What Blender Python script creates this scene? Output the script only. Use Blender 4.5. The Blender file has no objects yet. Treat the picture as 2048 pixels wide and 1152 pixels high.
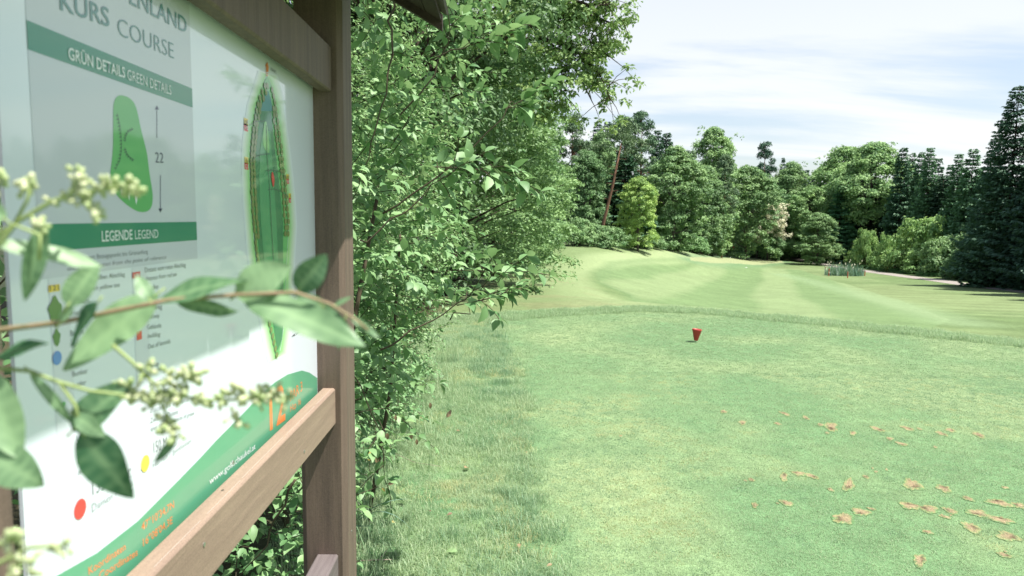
import bpy, math, random
import numpy as np
from mathutils import Vector, Matrix

S = bpy.context.scene
COL = S.collection
rad = math.radians
rng = np.random.default_rng(7)
random.seed(7)

# ------------------------------------------------------------------ camera
F = 1400.0                                    # focal length in photograph pixels (2048 wide)
PITCH, ROLL, YAW = rad(5.764), rad(.701), rad(.856)
CAM = np.array([0., 0., 1.6])
def _rot():
    cy, sy = math.cos(YAW), math.sin(YAW); Rz = np.array([[cy, -sy, 0], [sy, cy, 0], [0, 0, 1]])
    B = np.array([[1, 0, 0], [0, 0, -1], [0, 1, 0]], float)
    cp, sp = math.cos(PITCH), math.sin(PITCH); Rx = np.array([[1, 0, 0], [0, cp, -sp], [0, sp, cp]])
    cr, sr = math.cos(ROLL), math.sin(ROLL); Rr = np.array([[cr, -sr, 0], [sr, cr, 0], [0, 0, 1]])
    return Rr @ Rx @ B @ Rz
M = _rot()
cd = bpy.data.cameras.new('camera'); cam = bpy.data.objects.new('camera', cd); COL.objects.link(cam)
mw = Matrix.Identity(4)
for i in range(3):
    mw[i][0] = M[0][i]; mw[i][1] = -M[1][i]; mw[i][2] = -M[2][i]; mw[i][3] = CAM[i]
cam.matrix_world = mw
cd.sensor_width = 36; cd.lens = F / 2048 * 36; cd.clip_start = .02; cd.clip_end = 6000
cd.dof.use_dof = True; cd.dof.focus_distance = 3.0; cd.dof.aperture_fstop = 7.6
S.camera = cam

# ------------------------------------------------------------------ light
SUN_EL, SUN_AZ = rad(65.5), rad(108)          # azimuth clockwise from +Y
to_sun = Vector((math.cos(SUN_EL) * math.sin(SUN_AZ), math.cos(SUN_EL) * math.cos(SUN_AZ), math.sin(SUN_EL)))
sl = bpy.data.lights.new('sun', 'SUN'); sl.energy = 5.0; sl.angle = rad(.5); sl.color = (1, .955, .88)
so = bpy.data.objects.new('sun', sl); COL.objects.link(so); so.rotation_euler = to_sun.to_track_quat('Z', 'Y').to_euler()
W = bpy.data.worlds.new('World'); S.world = W; W.use_nodes = True
wn, wl = W.node_tree.nodes, W.node_tree.links
wn.clear()
wo = wn.new('ShaderNodeOutputWorld'); bg = wn.new('ShaderNodeBackground'); bg.inputs[1].default_value = .095
sky = wn.new('ShaderNodeTexSky'); sky.sky_type = 'NISHITA'; sky.sun_disc = False
sky.sun_elevation = SUN_EL; sky.sun_rotation = SUN_AZ; sky.dust_density = 1.6; sky.air_density = 1.0; sky.ozone_density = 1.0
tc = wn.new('ShaderNodeTexCoord'); sep = wn.new('ShaderNodeSeparateXYZ'); wl.new(tc.outputs['Generated'], sep.inputs[0])
def wmath(op, a, b=None, clamp=False):
    n = wn.new('ShaderNodeMath'); n.operation = op; n.use_clamp = clamp
    for k, v in enumerate((a, b)):
        if v is None: continue
        if isinstance(v, (int, float)): n.inputs[k].default_value = v
        else: wl.new(v, n.inputs[k])
    return n.outputs[0]
den = wmath('ADD', wmath('MAXIMUM', sep.outputs[2], 0), .12)
cmb = wn.new('ShaderNodeCombineXYZ')
wl.new(wmath('DIVIDE', sep.outputs[0], den), cmb.inputs[0]); wl.new(wmath('DIVIDE', sep.outputs[1], den), cmb.inputs[1])
mp = wn.new('ShaderNodeMapping'); mp.inputs['Scale'].default_value = (.34, 1.0, 1); mp.inputs['Rotation'].default_value = (0, 0, rad(6)); mp.inputs['Location'].default_value = (1.3, .35, 0)
wl.new(cmb.outputs[0], mp.inputs[0])
nz = wn.new('ShaderNodeTexNoise'); nz.inputs['Scale'].default_value = 1.15; nz.inputs['Detail'].default_value = 7; nz.inputs['Roughness'].default_value = .55; nz.inputs['Distortion'].default_value = .35
wl.new(mp.outputs[0], nz.inputs[0])
cr = wn.new('ShaderNodeMapRange'); cr.interpolation_type = 'SMOOTHSTEP'; cr.inputs[1].default_value = .38; cr.inputs[2].default_value = .60
wl.new(nz.outputs[0], cr.inputs[0])
mixc = wn.new('ShaderNodeMix'); mixc.data_type = 'RGBA'; mixc.inputs['B'].default_value = (5.7, 5.85, 5.9, 1)
hz = wmath('SUBTRACT', 1.0, wmath('MULTIPLY', wmath('MAXIMUM', sep.outputs[2], 0), 1.5), True)   # whiter towards the horizon
cfac = wmath('ADD', wmath('MULTIPLY', cr.outputs[0], wmath('ADD', wmath('MULTIPLY', hz, .42), .30)), wmath('MULTIPLY', hz, .36), True)
wl.new(cfac, mixc.inputs['Factor']); wl.new(sky.outputs[0], mixc.inputs['A']); wl.new(mixc.outputs['Result'], bg.inputs[0])
wl.new(bg.outputs[0], wo.inputs[0])
S.view_settings.view_transform = 'Standard'; S.view_settings.look = 'None'; S.view_settings.gamma = 1
S.view_settings.exposure = .95; S.view_settings.use_curve_mapping = False
S.render.engine = 'CYCLES'
S.cycles.max_bounces = 6; S.cycles.transparent_max_bounces = 6; S.cycles.diffuse_bounces = 3

# ------------------------------------------------------------------ helpers: pixels to places
def ray(px, py):
    return M.T @ np.array([(px - 1024) / F, (py - 576) / F, 1])
def U(px, py, ax, val):
    d = ray(px, py); return CAM + d * (val - CAM[ax]) / d[ax]
def at(px, py, Y):
    return U(px, py, 1, Y)
def proj(P):
    c = (P - CAM) @ M.T
    return 1024 + F * c[..., 0] / c[..., 2], 576 + F * c[..., 1] / c[..., 2]
def sm(t):
    t = np.clip(t, 0, 1); return t * t * (3 - 2 * t)
def vnoise(x, y, s, seed=0):
    x = np.asarray(x, float) / s + 57.3 * seed; y = np.asarray(y, float) / s + 31.7 * seed
    xi, yi = np.floor(x), np.floor(y); fx, fy = sm(x - xi), sm(y - yi)
    def h(a, b):
        v = np.sin(a * 127.1 + b * 311.7 + seed * 17.3) * 43758.5453; return v - np.floor(v)
    return (h(xi, yi) * (1 - fx) + h(xi + 1, yi) * fx) * (1 - fy) + (h(xi, yi + 1) * (1 - fx) + h(xi + 1, yi + 1) * fx) * fy
def fbm(x, y, s, seed=0, o=4):
    r = 0; a = .5; t = 0
    for k in range(o):
        r = r + a * vnoise(x, y, s / 2 ** k, seed + k); t += a; a *= .5
    return r / t

# ------------------------------------------------------------------ helpers: objects
def prop(o, label=None, cat=None, group=None, kind=None):
    if label: o['label'] = label
    if cat: o['category'] = cat
    if group: o['group'] = group
    if kind: o['kind'] = kind
    return o
def empty(name, loc, label, cat, group=None, rz=0, sc=(1, 1, 1)):
    o = bpy.data.objects.new(name, None); o.empty_display_size = .2; COL.objects.link(o)
    o.location = loc; o.rotation_euler = (0, 0, rz); o.scale = sc
    return prop(o, label, cat, group)
def npmesh(name, V, Fc, mats=(), attrs=None, smooth=False, midx=None, uv=None):
    V = np.asarray(V, np.float32); Fc = np.asarray(Fc, np.int32); k = Fc.shape[1]
    me = bpy.data.meshes.new(name)
    me.vertices.add(len(V)); me.vertices.foreach_set('co', V.ravel())
    me.loops.add(Fc.size); me.loops.foreach_set('vertex_index', Fc.ravel())
    me.polygons.add(len(Fc)); me.polygons.foreach_set('loop_start', np.arange(0, Fc.size, k, dtype=np.int32))
    if smooth: me.polygons.foreach_set('use_smooth', np.ones(len(Fc), bool))
    for m in mats: me.materials.append(m)
    if midx is not None: me.polygons.foreach_set('material_index', np.asarray(midx, np.int32))
    me.update(calc_edges=True)
    for n, a in (attrs or {}).items():
        a = np.asarray(a, np.float32)
        if a.ndim == 1:
            t = me.attributes.new(n, 'FLOAT', 'POINT'); t.data.foreach_set('value', a)
        elif a.shape[1] == 4:
            t = me.attributes.new(n, 'FLOAT_COLOR', 'POINT'); t.data.foreach_set('color', a.ravel())
        else:
            t = me.attributes.new(n, 'FLOAT_VECTOR', 'POINT'); t.data.foreach_set('vector', a.ravel())
    return me
def pymesh(name, V, Fs, m=None, smooth=False):
    me = bpy.data.meshes.new(name); me.from_pydata([tuple(map(float, v)) for v in V], [], Fs)
    if m: me.materials.append(m)
    if smooth:
        for p in me.polygons: p.use_smooth = True
    me.update(); return me
def obj(name, me, parent=None, kind=None, loc=(0, 0, 0)):
    o = bpy.data.objects.new(name, me); COL.objects.link(o); o.location = loc
    if parent is not None: o.parent = parent
    if kind: o['kind'] = kind
    return o
class MB:
    def __init__(s): s.V = []; s.F = []
    def box(s, x0, x1, y0, y1, z0, z1, ch=0.0):
        b = len(s.V)
        if ch == 0:
            for z in (z0, z1):
                s.V += [(x0, y0, z), (x1, y0, z), (x1, y1, z), (x0, y1, z)]
            s.F += [(b, b + 3, b + 2, b + 1), (b + 4, b + 5, b + 6, b + 7)]
            for k in range(4): n = (k + 1) % 4; s.F.append((b + k, b + n, b + 4 + n, b + 4 + k))
        return s
    def prism(s, pts, axis, a0, a1):
        b = len(s.V); n = len(pts)
        for a in (a0, a1):
            for (p, q) in pts:
                s.V.append((a, p, q) if axis == 0 else (p, a, q) if axis == 1 else (p, q, a))
        s.F.append(tuple(range(b, b + n))[::-1]); s.F.append(tuple(range(b + n, b + 2 * n)))
        for k in range(n): m = (k + 1) % n; s.F.append((b + k, b + m, b + n + m, b + n + k))
        return s
    def tube(s, pts, rs, seg=6, cap=True):
        pts = [Vector(p) for p in pts]; b = len(s.V); n = len(pts)
        for i, p in enumerate(pts):
            t = (pts[min(i + 1, n - 1)] - pts[max(i - 1, 0)]).normalized()
            u = t.cross(Vector((.13, .31, .94))).normalized()
            if u.length < .5: u = t.cross(Vector((1, 0, 0))).normalized()
            w = t.cross(u)
            for k in range(seg):
                a = 2 * math.pi * k / seg
                s.V.append(tuple(p + (u * math.cos(a) + w * math.sin(a)) * rs[i]))
        for i in range(n - 1):
            for k in range(seg):
                m = (k + 1) % seg
                s.F.append((b + i * seg + k, b + i * seg + m, b + (i + 1) * seg + m, b + (i + 1) * seg + k))
        if cap:
            s.F.append(tuple(range(b, b + seg))[::-1]); s.F.append(tuple(range(b + (n - 1) * seg, b + n * seg)))
        return s
    def lathe(s, prof, c, seg=20):
        b = len(s.V)
        for (r, z) in prof:
            for k in range(seg):
                a = 2 * math.pi * k / seg; s.V.append((c[0] + r * math.cos(a), c[1] + r * math.sin(a), c[2] + z))
        for i in range(len(prof) - 1):
            for k in range(seg):
                m = (k + 1) % seg; s.F.append((b + i * seg + k, b + i * seg + m, b + (i + 1) * seg + m, b + (i + 1) * seg + k))
        return s
    def obj(s, name, m, parent=None, smooth=False, kind=None, bevel=0):
        o = obj(name, pymesh(name, s.V, s.F, m, smooth), parent, kind)
        if bevel:
            md = o.modifiers.new('bevel', 'BEVEL'); md.width = bevel; md.segments = 2; md.limit_method = 'ANGLE'
        return o
    def mesh(s, name, m, smooth=True): return pymesh(name, s.V, s.F, m, smooth)

# ------------------------------------------------------------------ materials
def newmat(name):
    m = bpy.data.materials.new(name); m.use_nodes = True; m.node_tree.nodes.clear()
    return m, m.node_tree.nodes, m.node_tree.links
def out(nd, lk, sock):
    o = nd.new('ShaderNodeOutputMaterial'); lk.new(sock, o.inputs[0]); return o
def leafmat(name, c0, c1, trans=.3, gloss=.06, rough=.45, under=1.25, tint=True):
    m, nd, lk = newmat(name)
    a = nd.new('ShaderNodeAttribute'); a.attribute_name = 'var'
    mx = nd.new('ShaderNodeMix'); mx.data_type = 'RGBA'; mx.inputs['A'].default_value = (*c0, 1); mx.inputs['B'].default_value = (*c1, 1)
    lk.new(a.outputs['Fac'], mx.inputs['Factor']); c = mx.outputs['Result']
    if tint:
        oi = nd.new('ShaderNodeObjectInfo'); mu = nd.new('ShaderNodeMix'); mu.data_type = 'RGBA'; mu.blend_type = 'MULTIPLY'; mu.inputs['Factor'].default_value = 1
        lk.new(c, mu.inputs['A']); lk.new(oi.outputs['Color'], mu.inputs['B']); c = mu.outputs['Result']
    d = nd.new('ShaderNodeBsdfDiffuse'); t = nd.new('ShaderNodeBsdfTranslucent'); g = nd.new('ShaderNodeBsdfGlossy')
    g.inputs['Roughness'].default_value = rough; g.inputs['Color'].default_value = (1, 1, 1, 1)
    hs = nd.new('ShaderNodeHueSaturation'); hs.inputs['Hue'].default_value = .485; hs.inputs['Value'].default_value = under
    lk.new(c, d.inputs[0]); lk.new(c, hs.inputs['Color']); lk.new(hs.outputs[0], t.inputs[0])
    m1 = nd.new('ShaderNodeMixShader'); m1.inputs[0].default_value = trans; lk.new(d.outputs[0], m1.inputs[1]); lk.new(t.outputs[0], m1.inputs[2])
    m2 = nd.new('ShaderNodeMixShader'); m2.inputs[0].default_value = gloss; lk.new(m1.outputs[0], m2.inputs[1]); lk.new(g.outputs[0], m2.inputs[2])
    out(nd, lk, m2.outputs[0]); return m
def pmat(name, col, rough=.7, spec=.3, noise=None, bump=0, coords='Object', metallic=0, coat=0):
    """noise = (scale_vec, scale, colour2, lo, hi)"""
    m, nd, lk = newmat(name)
    b = nd.new('ShaderNodeBsdfPrincipled'); b.inputs['Base Color'].default_value = (*col, 1)
    b.inputs['Roughness'].default_value = rough; b.inputs['Specular IOR Level'].default_value = spec
    b.inputs['Metallic'].default_value = metallic; b.inputs['Coat Weight'].default_value = coat; b.inputs['Coat Roughness'].default_value = .05
    if coat: b.inputs['Coat IOR'].default_value = 1.85
    if noise:
        tcn = nd.new('ShaderNodeTexCoord'); mpn = nd.new('ShaderNodeMapping'); mpn.inputs['Scale'].default_value = noise[0]
        lk.new(tcn.outputs[coords], mpn.inputs[0])
        n = nd.new('ShaderNodeTexNoise'); n.inputs['Scale'].default_value = noise[1]; n.inputs['Detail'].default_value = 6; n.inputs['Roughness'].default_value = .65
        lk.new(mpn.outputs[0], n.inputs[0])
        r = nd.new('ShaderNodeMapRange'); r.inputs[1].default_value = noise[3]; r.inputs[2].default_value = noise[4]; lk.new(n.outputs[0], r.inputs[0])
        mx = nd.new('ShaderNodeMix'); mx.data_type = 'RGBA'; mx.inputs['A'].default_value = (*col, 1); mx.inputs['B'].default_value = (*noise[2], 1)
        lk.new(r.outputs[0], mx.inputs['Factor'])
        n2 = nd.new('ShaderNodeTexNoise'); n2.inputs['Scale'].default_value = 420; n2.inputs['Detail'].default_value = 2; lk.new(tcn.outputs[coords], n2.inputs[0])
        r2 = nd.new('ShaderNodeMapRange'); r2.inputs[1].default_value = .3; r2.inputs[2].default_value = .7; r2.inputs[3].default_value = .86; r2.inputs[4].default_value = 1.14; lk.new(n2.outputs[0], r2.inputs[0])
        mu = nd.new('ShaderNodeMix'); mu.data_type = 'RGBA'; mu.blend_type = 'MULTIPLY'; mu.inputs['Factor'].default_value = 1
        lk.new(mx.outputs['Result'], mu.inputs['A']); lk.new(r2.outputs[0], mu.inputs['B'])
        lk.new(mu.outputs['Result'], b.inputs['Base Color'])
        if bump:
            bp = nd.new('ShaderNodeBump'); bp.inputs['Strength'].default_value = bump; bp.inputs['Distance'].default_value = .002
            lk.new(n.outputs[0], bp.inputs['Height']); lk.new(bp.outputs[0], b.inputs['Normal'])
    out(nd, lk, b.outputs[0]); return m
def printmat(name, col): return pmat('print_' + name, col, rough=.35, spec=.5, coat=.6)

WOODP = ((1, .06, 1), 60); WOODV = ((1, 1, .05), 60)
M_post = pmat('wood_post', (.16, .116, .09), .62, .3, (*WOODV, (.10, .074, .06), .35, .7), .5)
M_rail = pmat('wood_rail', (.29, .215, .16), .6, .3, (*WOODP, (.21, .15, .115), .3, .72), .5)
M_rail_grey = pmat('wood_weathered', (.17, .145, .14), .7, .3, (*WOODP, (.11, .09, .09), .3, .7), .6)
M_crack = pmat('wood_crack', (.40, .35, .31), .8)
M_roofwood = pmat('wood_roof', (.075, .055, .045), .7, .2, ((1, .1, 1), 40, (.04, .03, .026), .3, .7), .4)
M_shingle = pmat('wood_shingle', (.16, .14, .135), .8, .2, ((1, 1, 1), 25, (.09, .07, .065), .3, .7), .5)
M_screw = pmat('screw_metal', (.5, .5, .5), .4, .5, metallic=1)
M_bark = pmat('bark', (.075, .055, .043), .9, .1, ((1, 1, .2), 14, (.03, .024, .02), .3, .7), .5)
M_barkpine = pmat('bark_pine', (.25, .13, .085), .9, .1, ((1, 1, .25), 3, (.12, .075, .055), .3, .7), .3)
M_barkgrey = pmat('bark_grey', (.13, .11, .10), .9, .1, ((1, 1, .3), 6, (.07, .06, .05), .3, .7), .3)
M_twig = pmat('twig_bark', (.085, .065, .04), .8, .2, ((1, 1, 1), 30, (.05, .045, .03), .3, .7))
M_drytwig = pmat('twig_dry', (.36, .29, .24), .8, .2, ((1, 1, 1), 60, (.24, .19, .16), .3, .7))
M_privstem = pmat('privet_stem', (.34, .22, .15), .6, .3, ((1, 1, 1), 60, (.22, .20, .10), .35, .65))
M_privgreen = pmat('privet_green_stem', (.28, .36, .14), .6, .3)
L_privet = leafmat('leaf_privet', (.03, .115, .048), (.27, .43, .22), .36, .035, .5, 1.35, False)
L_bud = leafmat('bud_privet', (.40, .52, .22), (.66, .70, .44), .3, .04, .5, 1.1, False)
L_dog = leafmat('leaf_dogwood', (.075, .175, .062), (.27, .41, .185), .28, .035, .55, 1.25)
L_tree = leafmat('leaf_broad', (.06, .15, .052), (.235, .37, .15), .26, .03, .6, 1.2)
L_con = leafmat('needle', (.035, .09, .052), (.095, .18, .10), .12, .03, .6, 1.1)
L_grass = leafmat('grass_blade', (.19, .335, .165), (.39, .485, .28), .42, .03, .6, 1.2)
L_grassd = leafmat('grass_blade_deep', (.12, .25, .13), (.27, .40, .22), .4, .03, .6, 1.2)
L_grassy = leafmat('grass_blade_dry', (.30, .40, .17), (.52, .52, .29), .4, .03, .6, 1.2)
L_reed = leafmat('reed_blade', (.10, .20, .16), (.22, .30, .20), .25, .05, .5, 1.1)
L_brown = leafmat('leaf_dead', (.14, .09, .055), (.34, .24, .13), .2, .03, .6, 1.1, False)
L_yellow = leafmat('leaf_yellow', (.55, .42, .12), (.6, .48, .16), .3, .05, .5, 1.1, False)
L_blossom = leafmat('blossom', (.66, .66, .46), (.85, .83, .64), .25, .02, .6, 1.0, False)
M_red = pmat('red_plastic', (.42, .045, .035), .42, .45, ((1, 1, 1), 30, (.33, .03, .025), .3, .7))
M_redstake = pmat('red_stake', (.42, .07, .04), .6, .3)
M_flag = pmat('flag_red', (.75, .05, .08), .7, .2)
M_white = pmat('white_paint', (.8, .8, .8), .5, .4)

# ------------------------------------------------------------------ terrain
HY = [-400, 0, 12, 20, 35, 45, 60, 80, 100, 125, 150, 190, 260, 900, 4000]
HZ = [-2, -2.1, -2.1, -2.5, -3.25, -3.9, -4.75, -5.6, -6.2, -6.9, -7.4, -7.0, -6.0, -4, -4]
LY = [-400, 6, 11, 20, 35, 55, 65, 80, 95, 112, 130, 150, 175, 4000]
LX = [.1, .1, .2, .8, 1.6, 3.3, 4.9, 8.3, 16, 26, 36, 44, 50, 60]
LZ = [0, 0, 0, -.76, -1.45, -1.7, -1.45, -1.35, -1.8, -3.2, -4.9, -6.3, -6.6, -5]
TEE = np.array([(-6, -30), (-6, 10), (-3, 10.3), (-1, 10.6), (0, 11.2), (1, 11.8), (2.4, 12.4), (3.6, 12.1), (4.8, 11.2), (6.0, 10.15), (7.2, 8.9), (8.6, 6.6), (9.5, 3), (10, -3), (10, -30)], float)
def tee_sd(x, y):
    x = np.asarray(x, float); y = np.asarray(y, float); d = np.full(x.shape, 1e9); ins = np.zeros(x.shape, bool); n = len(TEE)
    for i in range(n):
        a, b = TEE[i], TEE[(i + 1) % n]; e = b - a
        t = np.clip(((x - a[0]) * e[0] + (y - a[1]) * e[1]) / (e @ e), 0, 1)
        d = np.minimum(d, np.hypot(x - a[0] - t * e[0], y - a[1] - t * e[1]))
        if a[1] != b[1]:
            c = ((a[1] > y) != (b[1] > y)) & (x < (b[0] - a[0]) * (y - a[1]) / (b[1] - a[1]) + a[0]); ins ^= c
    return np.where(ins, -d, d)
def ter(x, y):
    x = np.asarray(x, float); y = np.asarray(y, float)
    h2 = np.interp(y, HY, HZ) + .22 * (fbm(x, y, 22, 3) - .5) * sm((y - 30) / 30)
    h2 = h2 + .95 * np.exp(-(((x - 46) / 17) ** 2 + ((y - 150) / 15) ** 2)) 
    xl = np.interp(y, LY, LX); zl = np.interp(y, LY, LZ)
    wd = np.interp(y, [0, 12, 40, 90, 130], [5, 6, 14, 22, 16])
    t = sm((x - xl) / wd)
    h = zl * (1 - t) + h2 * t + np.clip((xl - x) * .04, 0, 1.5) * sm((y - 12) / 20)
    d = tee_sd(x, y)
    k = sm(d / 9.0)
    z0 = .012 * (fbm(x, y, 1.4, 9) - .5)
    return z0 * (1 - k) + h * k
def terp(x, y): return float(ter(np.array([x]), np.array([y]))[0])
def G(px, py, far=260):
    d = ray(px, py); d = d / d[1]
    ys = np.concatenate([np.linspace(1, 14, 400), np.linspace(14.05, far, 3000)])
    P = CAM + d * ys[:, None]; s = P[:, 2] - ter(P[:, 0], P[:, 1])
    i = np.argmax(s < 0)
    if s[i] >= 0: i = len(ys) - 1
    return P[i]
def pline(x, y, pts):
    d = np.full(np.shape(x), 1e9)
    for a, b in zip(pts[:-1], pts[1:]):
        e = b - a; t = np.clip(((x - a[0]) * e[0] + (y - a[1]) * e[1]) / (e @ e + 1e-9), 0, 1)
        d = np.minimum(d, np.hypot(x - a[0] - t * e[0], y - a[1] - t * e[1]))
    return d
def inpoly(x, y, pts):
    ins = np.zeros(np.shape(x), bool); n = len(pts)
    for i in range(n):
        a, b = pts[i], pts[(i + 1) % n]
        if a[1] != b[1]: ins ^= ((a[1] > y) != (b[1] > y)) & (x < (b[0] - a[0]) * (y - a[1]) / (b[1] - a[1]) + a[0])
    return ins
def Gl(L, far=260): return np.array([G(*p, far)[:2] for p in L])
# edge of the long grass on the left of the tee (world x as a function of y)
RX_Y = [0, 3, 3.6, 4.6, 6, 7.6, 9, 10.5, 12]
RX_X = [.25, .23, .2, .17, .2, .12, .0, -.05, -.1]
def rough_x(y): return np.interp(y, RX_Y, RX_X)

ang = np.concatenate([np.linspace(-180, -32, 60)[:-1], np.linspace(-32, 44, 600), np.linspace(44, 180, 60)[1:-1]])
rr = np.concatenate([np.geomspace(.25, 2.2, 24)[:-1], np.geomspace(2.2, 16, 300)[:-1], np.geomspace(16, 230, 260)[:-1], np.geomspace(230, 4000, 22)])
A, Rr = np.meshgrid(np.radians(ang), rr)
gx, gy = Rr * np.sin(A), Rr * np.cos(A); gz = ter(gx, gy)
mow_arc = Gl([(1420, 512), (1330, 513), (1270, 514), (1205, 519), (1150, 531), (1122, 548), (1128, 570), (1180, 592), (1250, 611), (1330, 632)])
mow_in = Gl([(1600, 540), (1500, 527), (1400, 521), (1300, 520), (1225, 526), (1192, 545), (1200, 565), (1260, 590), (1340, 612), (1400, 630), (1900, 640), (1800, 600), (1700, 570)])
green_poly = Gl([(1380, 514), (1420, 514.5), (1470, 515), (1520, 517), (1560, 521), (1568, 525), (1540, 527.5), (1480, 527.5), (1420, 526), (1380, 521)])
bigline = Gl([(1560, 548), (1620, 562), (1720, 590), (1800, 610), (1880, 634), (1930, 648)])
def ground_colour(x, y):
    n1 = fbm(x, y, .9, 1); n2 = fbm(x, y, 5, 2); n3 = fbm(x, y, .16, 5, 3); nb = fbm(x, y, 18, 6)
    def mixc(a, b, t): return a * (1 - t[..., None]) + b * t[..., None]
    sd = tee_sd(x, y)
    tee = mixc(np.array([.125, .22, .105]), np.array([.20, .27, .135]), sm((n1 - .3) / .45))
    yell = sm(1 - np.abs(x - (.55 + .06 * y)) / (.55 + .03 * y)) * sm((n2 - .15) / .5)
    tee = mixc(tee, np.array([.27, .335, .17]), .7 * yell)
    c = tee
    rough = mixc(np.array([.085, .185, .085]), np.array([.21, .28, .13]), sm((fbm(x, y, .6, 12) - .3) / .4))
    rough = mixc(rough, np.array([.24, .225, .12]), .45 * sm((fbm(x, y, .35, 14) - .62) / .12))
    xr = rough_x(y); left = sm((xr - x + (n1 - .5) * .25) / .22)
    c = mixc(c, rough, left * (y < 12.5))
    # fairway beyond the tee
    fw = mixc(np.array([.12, .175, .072]), np.array([.165, .215, .098]), sm((nb - .3) / .4))
    fw = mixc(fw, np.array([.19, .25, .115]), .5 * sm((n2 - .45) / .3))
    ins = inpoly(x, y, mow_in); fwi = mixc(np.array([.13, .195, .085]), np.array([.175, .235, .112]), sm((np.sin((x * .93 - y * .36) * .75 + nb * 2) + .25) / .9))
    fw = np.where(ins[..., None], fwi, fw)
    stripes = .5 + .5 * np.sin((x * .55 + y * .835) * 1.7 + 3 * nb)
    fw = mixc(fw, fw * .78, stripes * .6 * (x > 12) * (~ins)); fw = fw * (.86 + .28 * fbm(x, y, 1.6, 17, 3))[..., None]
    da = pline(x, y, mow_arc); fw = mixc(fw, np.array([.245, .305, .155]), .85 * sm(1.5 - da / (1.1 + .012 * y)))
    di = pline(x, y, mow_in[2:10]); fw = mixc(fw, np.array([.10, .165, .07]), .5 * sm(1 - di / (.5 + .008 * y)))
    dl = pline(x, y, bigline); fw = mixc(fw, np.array([.19, .265, .14]), .6 * sm(1 - dl / 2.6))
    gr = inpoly(x, y, green_poly); fw = np.where(gr[..., None], np.array([.235, .265, .14]), fw)
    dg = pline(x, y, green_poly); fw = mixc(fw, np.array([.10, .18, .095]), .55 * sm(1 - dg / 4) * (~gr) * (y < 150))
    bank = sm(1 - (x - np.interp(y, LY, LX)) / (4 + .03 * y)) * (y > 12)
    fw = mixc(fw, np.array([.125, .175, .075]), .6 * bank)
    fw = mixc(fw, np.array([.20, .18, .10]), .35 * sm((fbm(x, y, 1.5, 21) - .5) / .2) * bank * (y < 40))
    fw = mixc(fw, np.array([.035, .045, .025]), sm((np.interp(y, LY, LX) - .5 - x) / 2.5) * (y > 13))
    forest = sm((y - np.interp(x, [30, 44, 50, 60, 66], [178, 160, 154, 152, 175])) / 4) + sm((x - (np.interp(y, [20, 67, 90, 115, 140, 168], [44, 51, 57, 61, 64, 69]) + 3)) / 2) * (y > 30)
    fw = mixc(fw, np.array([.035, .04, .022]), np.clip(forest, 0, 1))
    c = mixc(c, fw, sm((sd - .35) / .25))
    strip = np.array([.115, .235, .11]) * (.8 + .5 * n3[..., None])
    c = mixc(c, strip, sm(1 - np.abs(sd - .05) / .42) * .75 * (x > -.5))
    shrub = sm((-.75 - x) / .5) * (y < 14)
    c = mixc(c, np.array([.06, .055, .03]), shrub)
    return np.clip(c * (.88 + .24 * n3[..., None]), .01, .9)
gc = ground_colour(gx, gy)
nr, na = gx.shape
V = np.stack([gx, gy, gz], -1).reshape(-1, 3); V = np.vstack([V, [[0, 0, terp(0, 0)]]])
i = np.arange(nr - 1)[:, None] * na; j = np.arange(na)[None]; jn = (j + 1) % na
quads = np.stack([i + j, i + jn, i + na + jn, i + na + j], -1).reshape(-1, 4)
quads = quads[:, ::-1]
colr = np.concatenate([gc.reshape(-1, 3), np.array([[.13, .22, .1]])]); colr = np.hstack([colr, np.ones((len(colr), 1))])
def ground_mat():
    m, nd, lk = newmat('turf')
    b = nd.new('ShaderNodeBsdfPrincipled'); b.inputs['Roughness'].default_value = .9; b.inputs['Specular IOR Level'].default_value = .1
    a = nd.new('ShaderNodeAttribute'); a.attribute_name = 'albedo'
    tcn = nd.new('ShaderNodeTexCoord'); c = a.outputs['Color']
    for sc, lo, hi, amt in ((55, .3, .7, .22), (260, .3, .7, .22), (7, .3, .7, .10)):
        n = nd.new('ShaderNodeTexNoise'); n.inputs['Scale'].default_value = sc; n.inputs['Detail'].default_value = 3; lk.new(tcn.outputs['Object'], n.inputs[0])
        r = nd.new('ShaderNodeMapRange'); r.inputs[1].default_value = lo; r.inputs[2].default_value = hi; r.inputs[3].default_value = 1 - amt; r.inputs[4].default_value = 1 + amt; lk.new(n.outputs[0], r.inputs[0])
        mu = nd.new('ShaderNodeMix'); mu.data_type = 'RGBA'; mu.blend_type = 'MULTIPLY'; mu.inputs['Factor'].default_value = 1
        lk.new(c, mu.inputs['A']); lk.new(r.outputs[0], mu.inputs['B']); c = mu.outputs['Result']
    lk.new(c, b.inputs['Base Color'])
    n = nd.new('ShaderNodeTexNoise'); n.inputs['Scale'].default_value = 130; n.inputs['Detail'].default_value = 4; lk.new(tcn.outputs['Object'], n.inputs[0])
    bp = nd.new('ShaderNodeBump'); bp.inputs['Strength'].default_value = .7; bp.inputs['Distance'].default_value = .012; lk.new(n.outputs[0], bp.inputs['Height']); lk.new(bp.outputs[0], b.inputs['Normal'])
    out(nd, lk, b.outputs[0]); return m
M_turf = ground_mat()
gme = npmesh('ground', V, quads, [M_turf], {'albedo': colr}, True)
ground = obj('ground', gme, None, 'structure')

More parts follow.
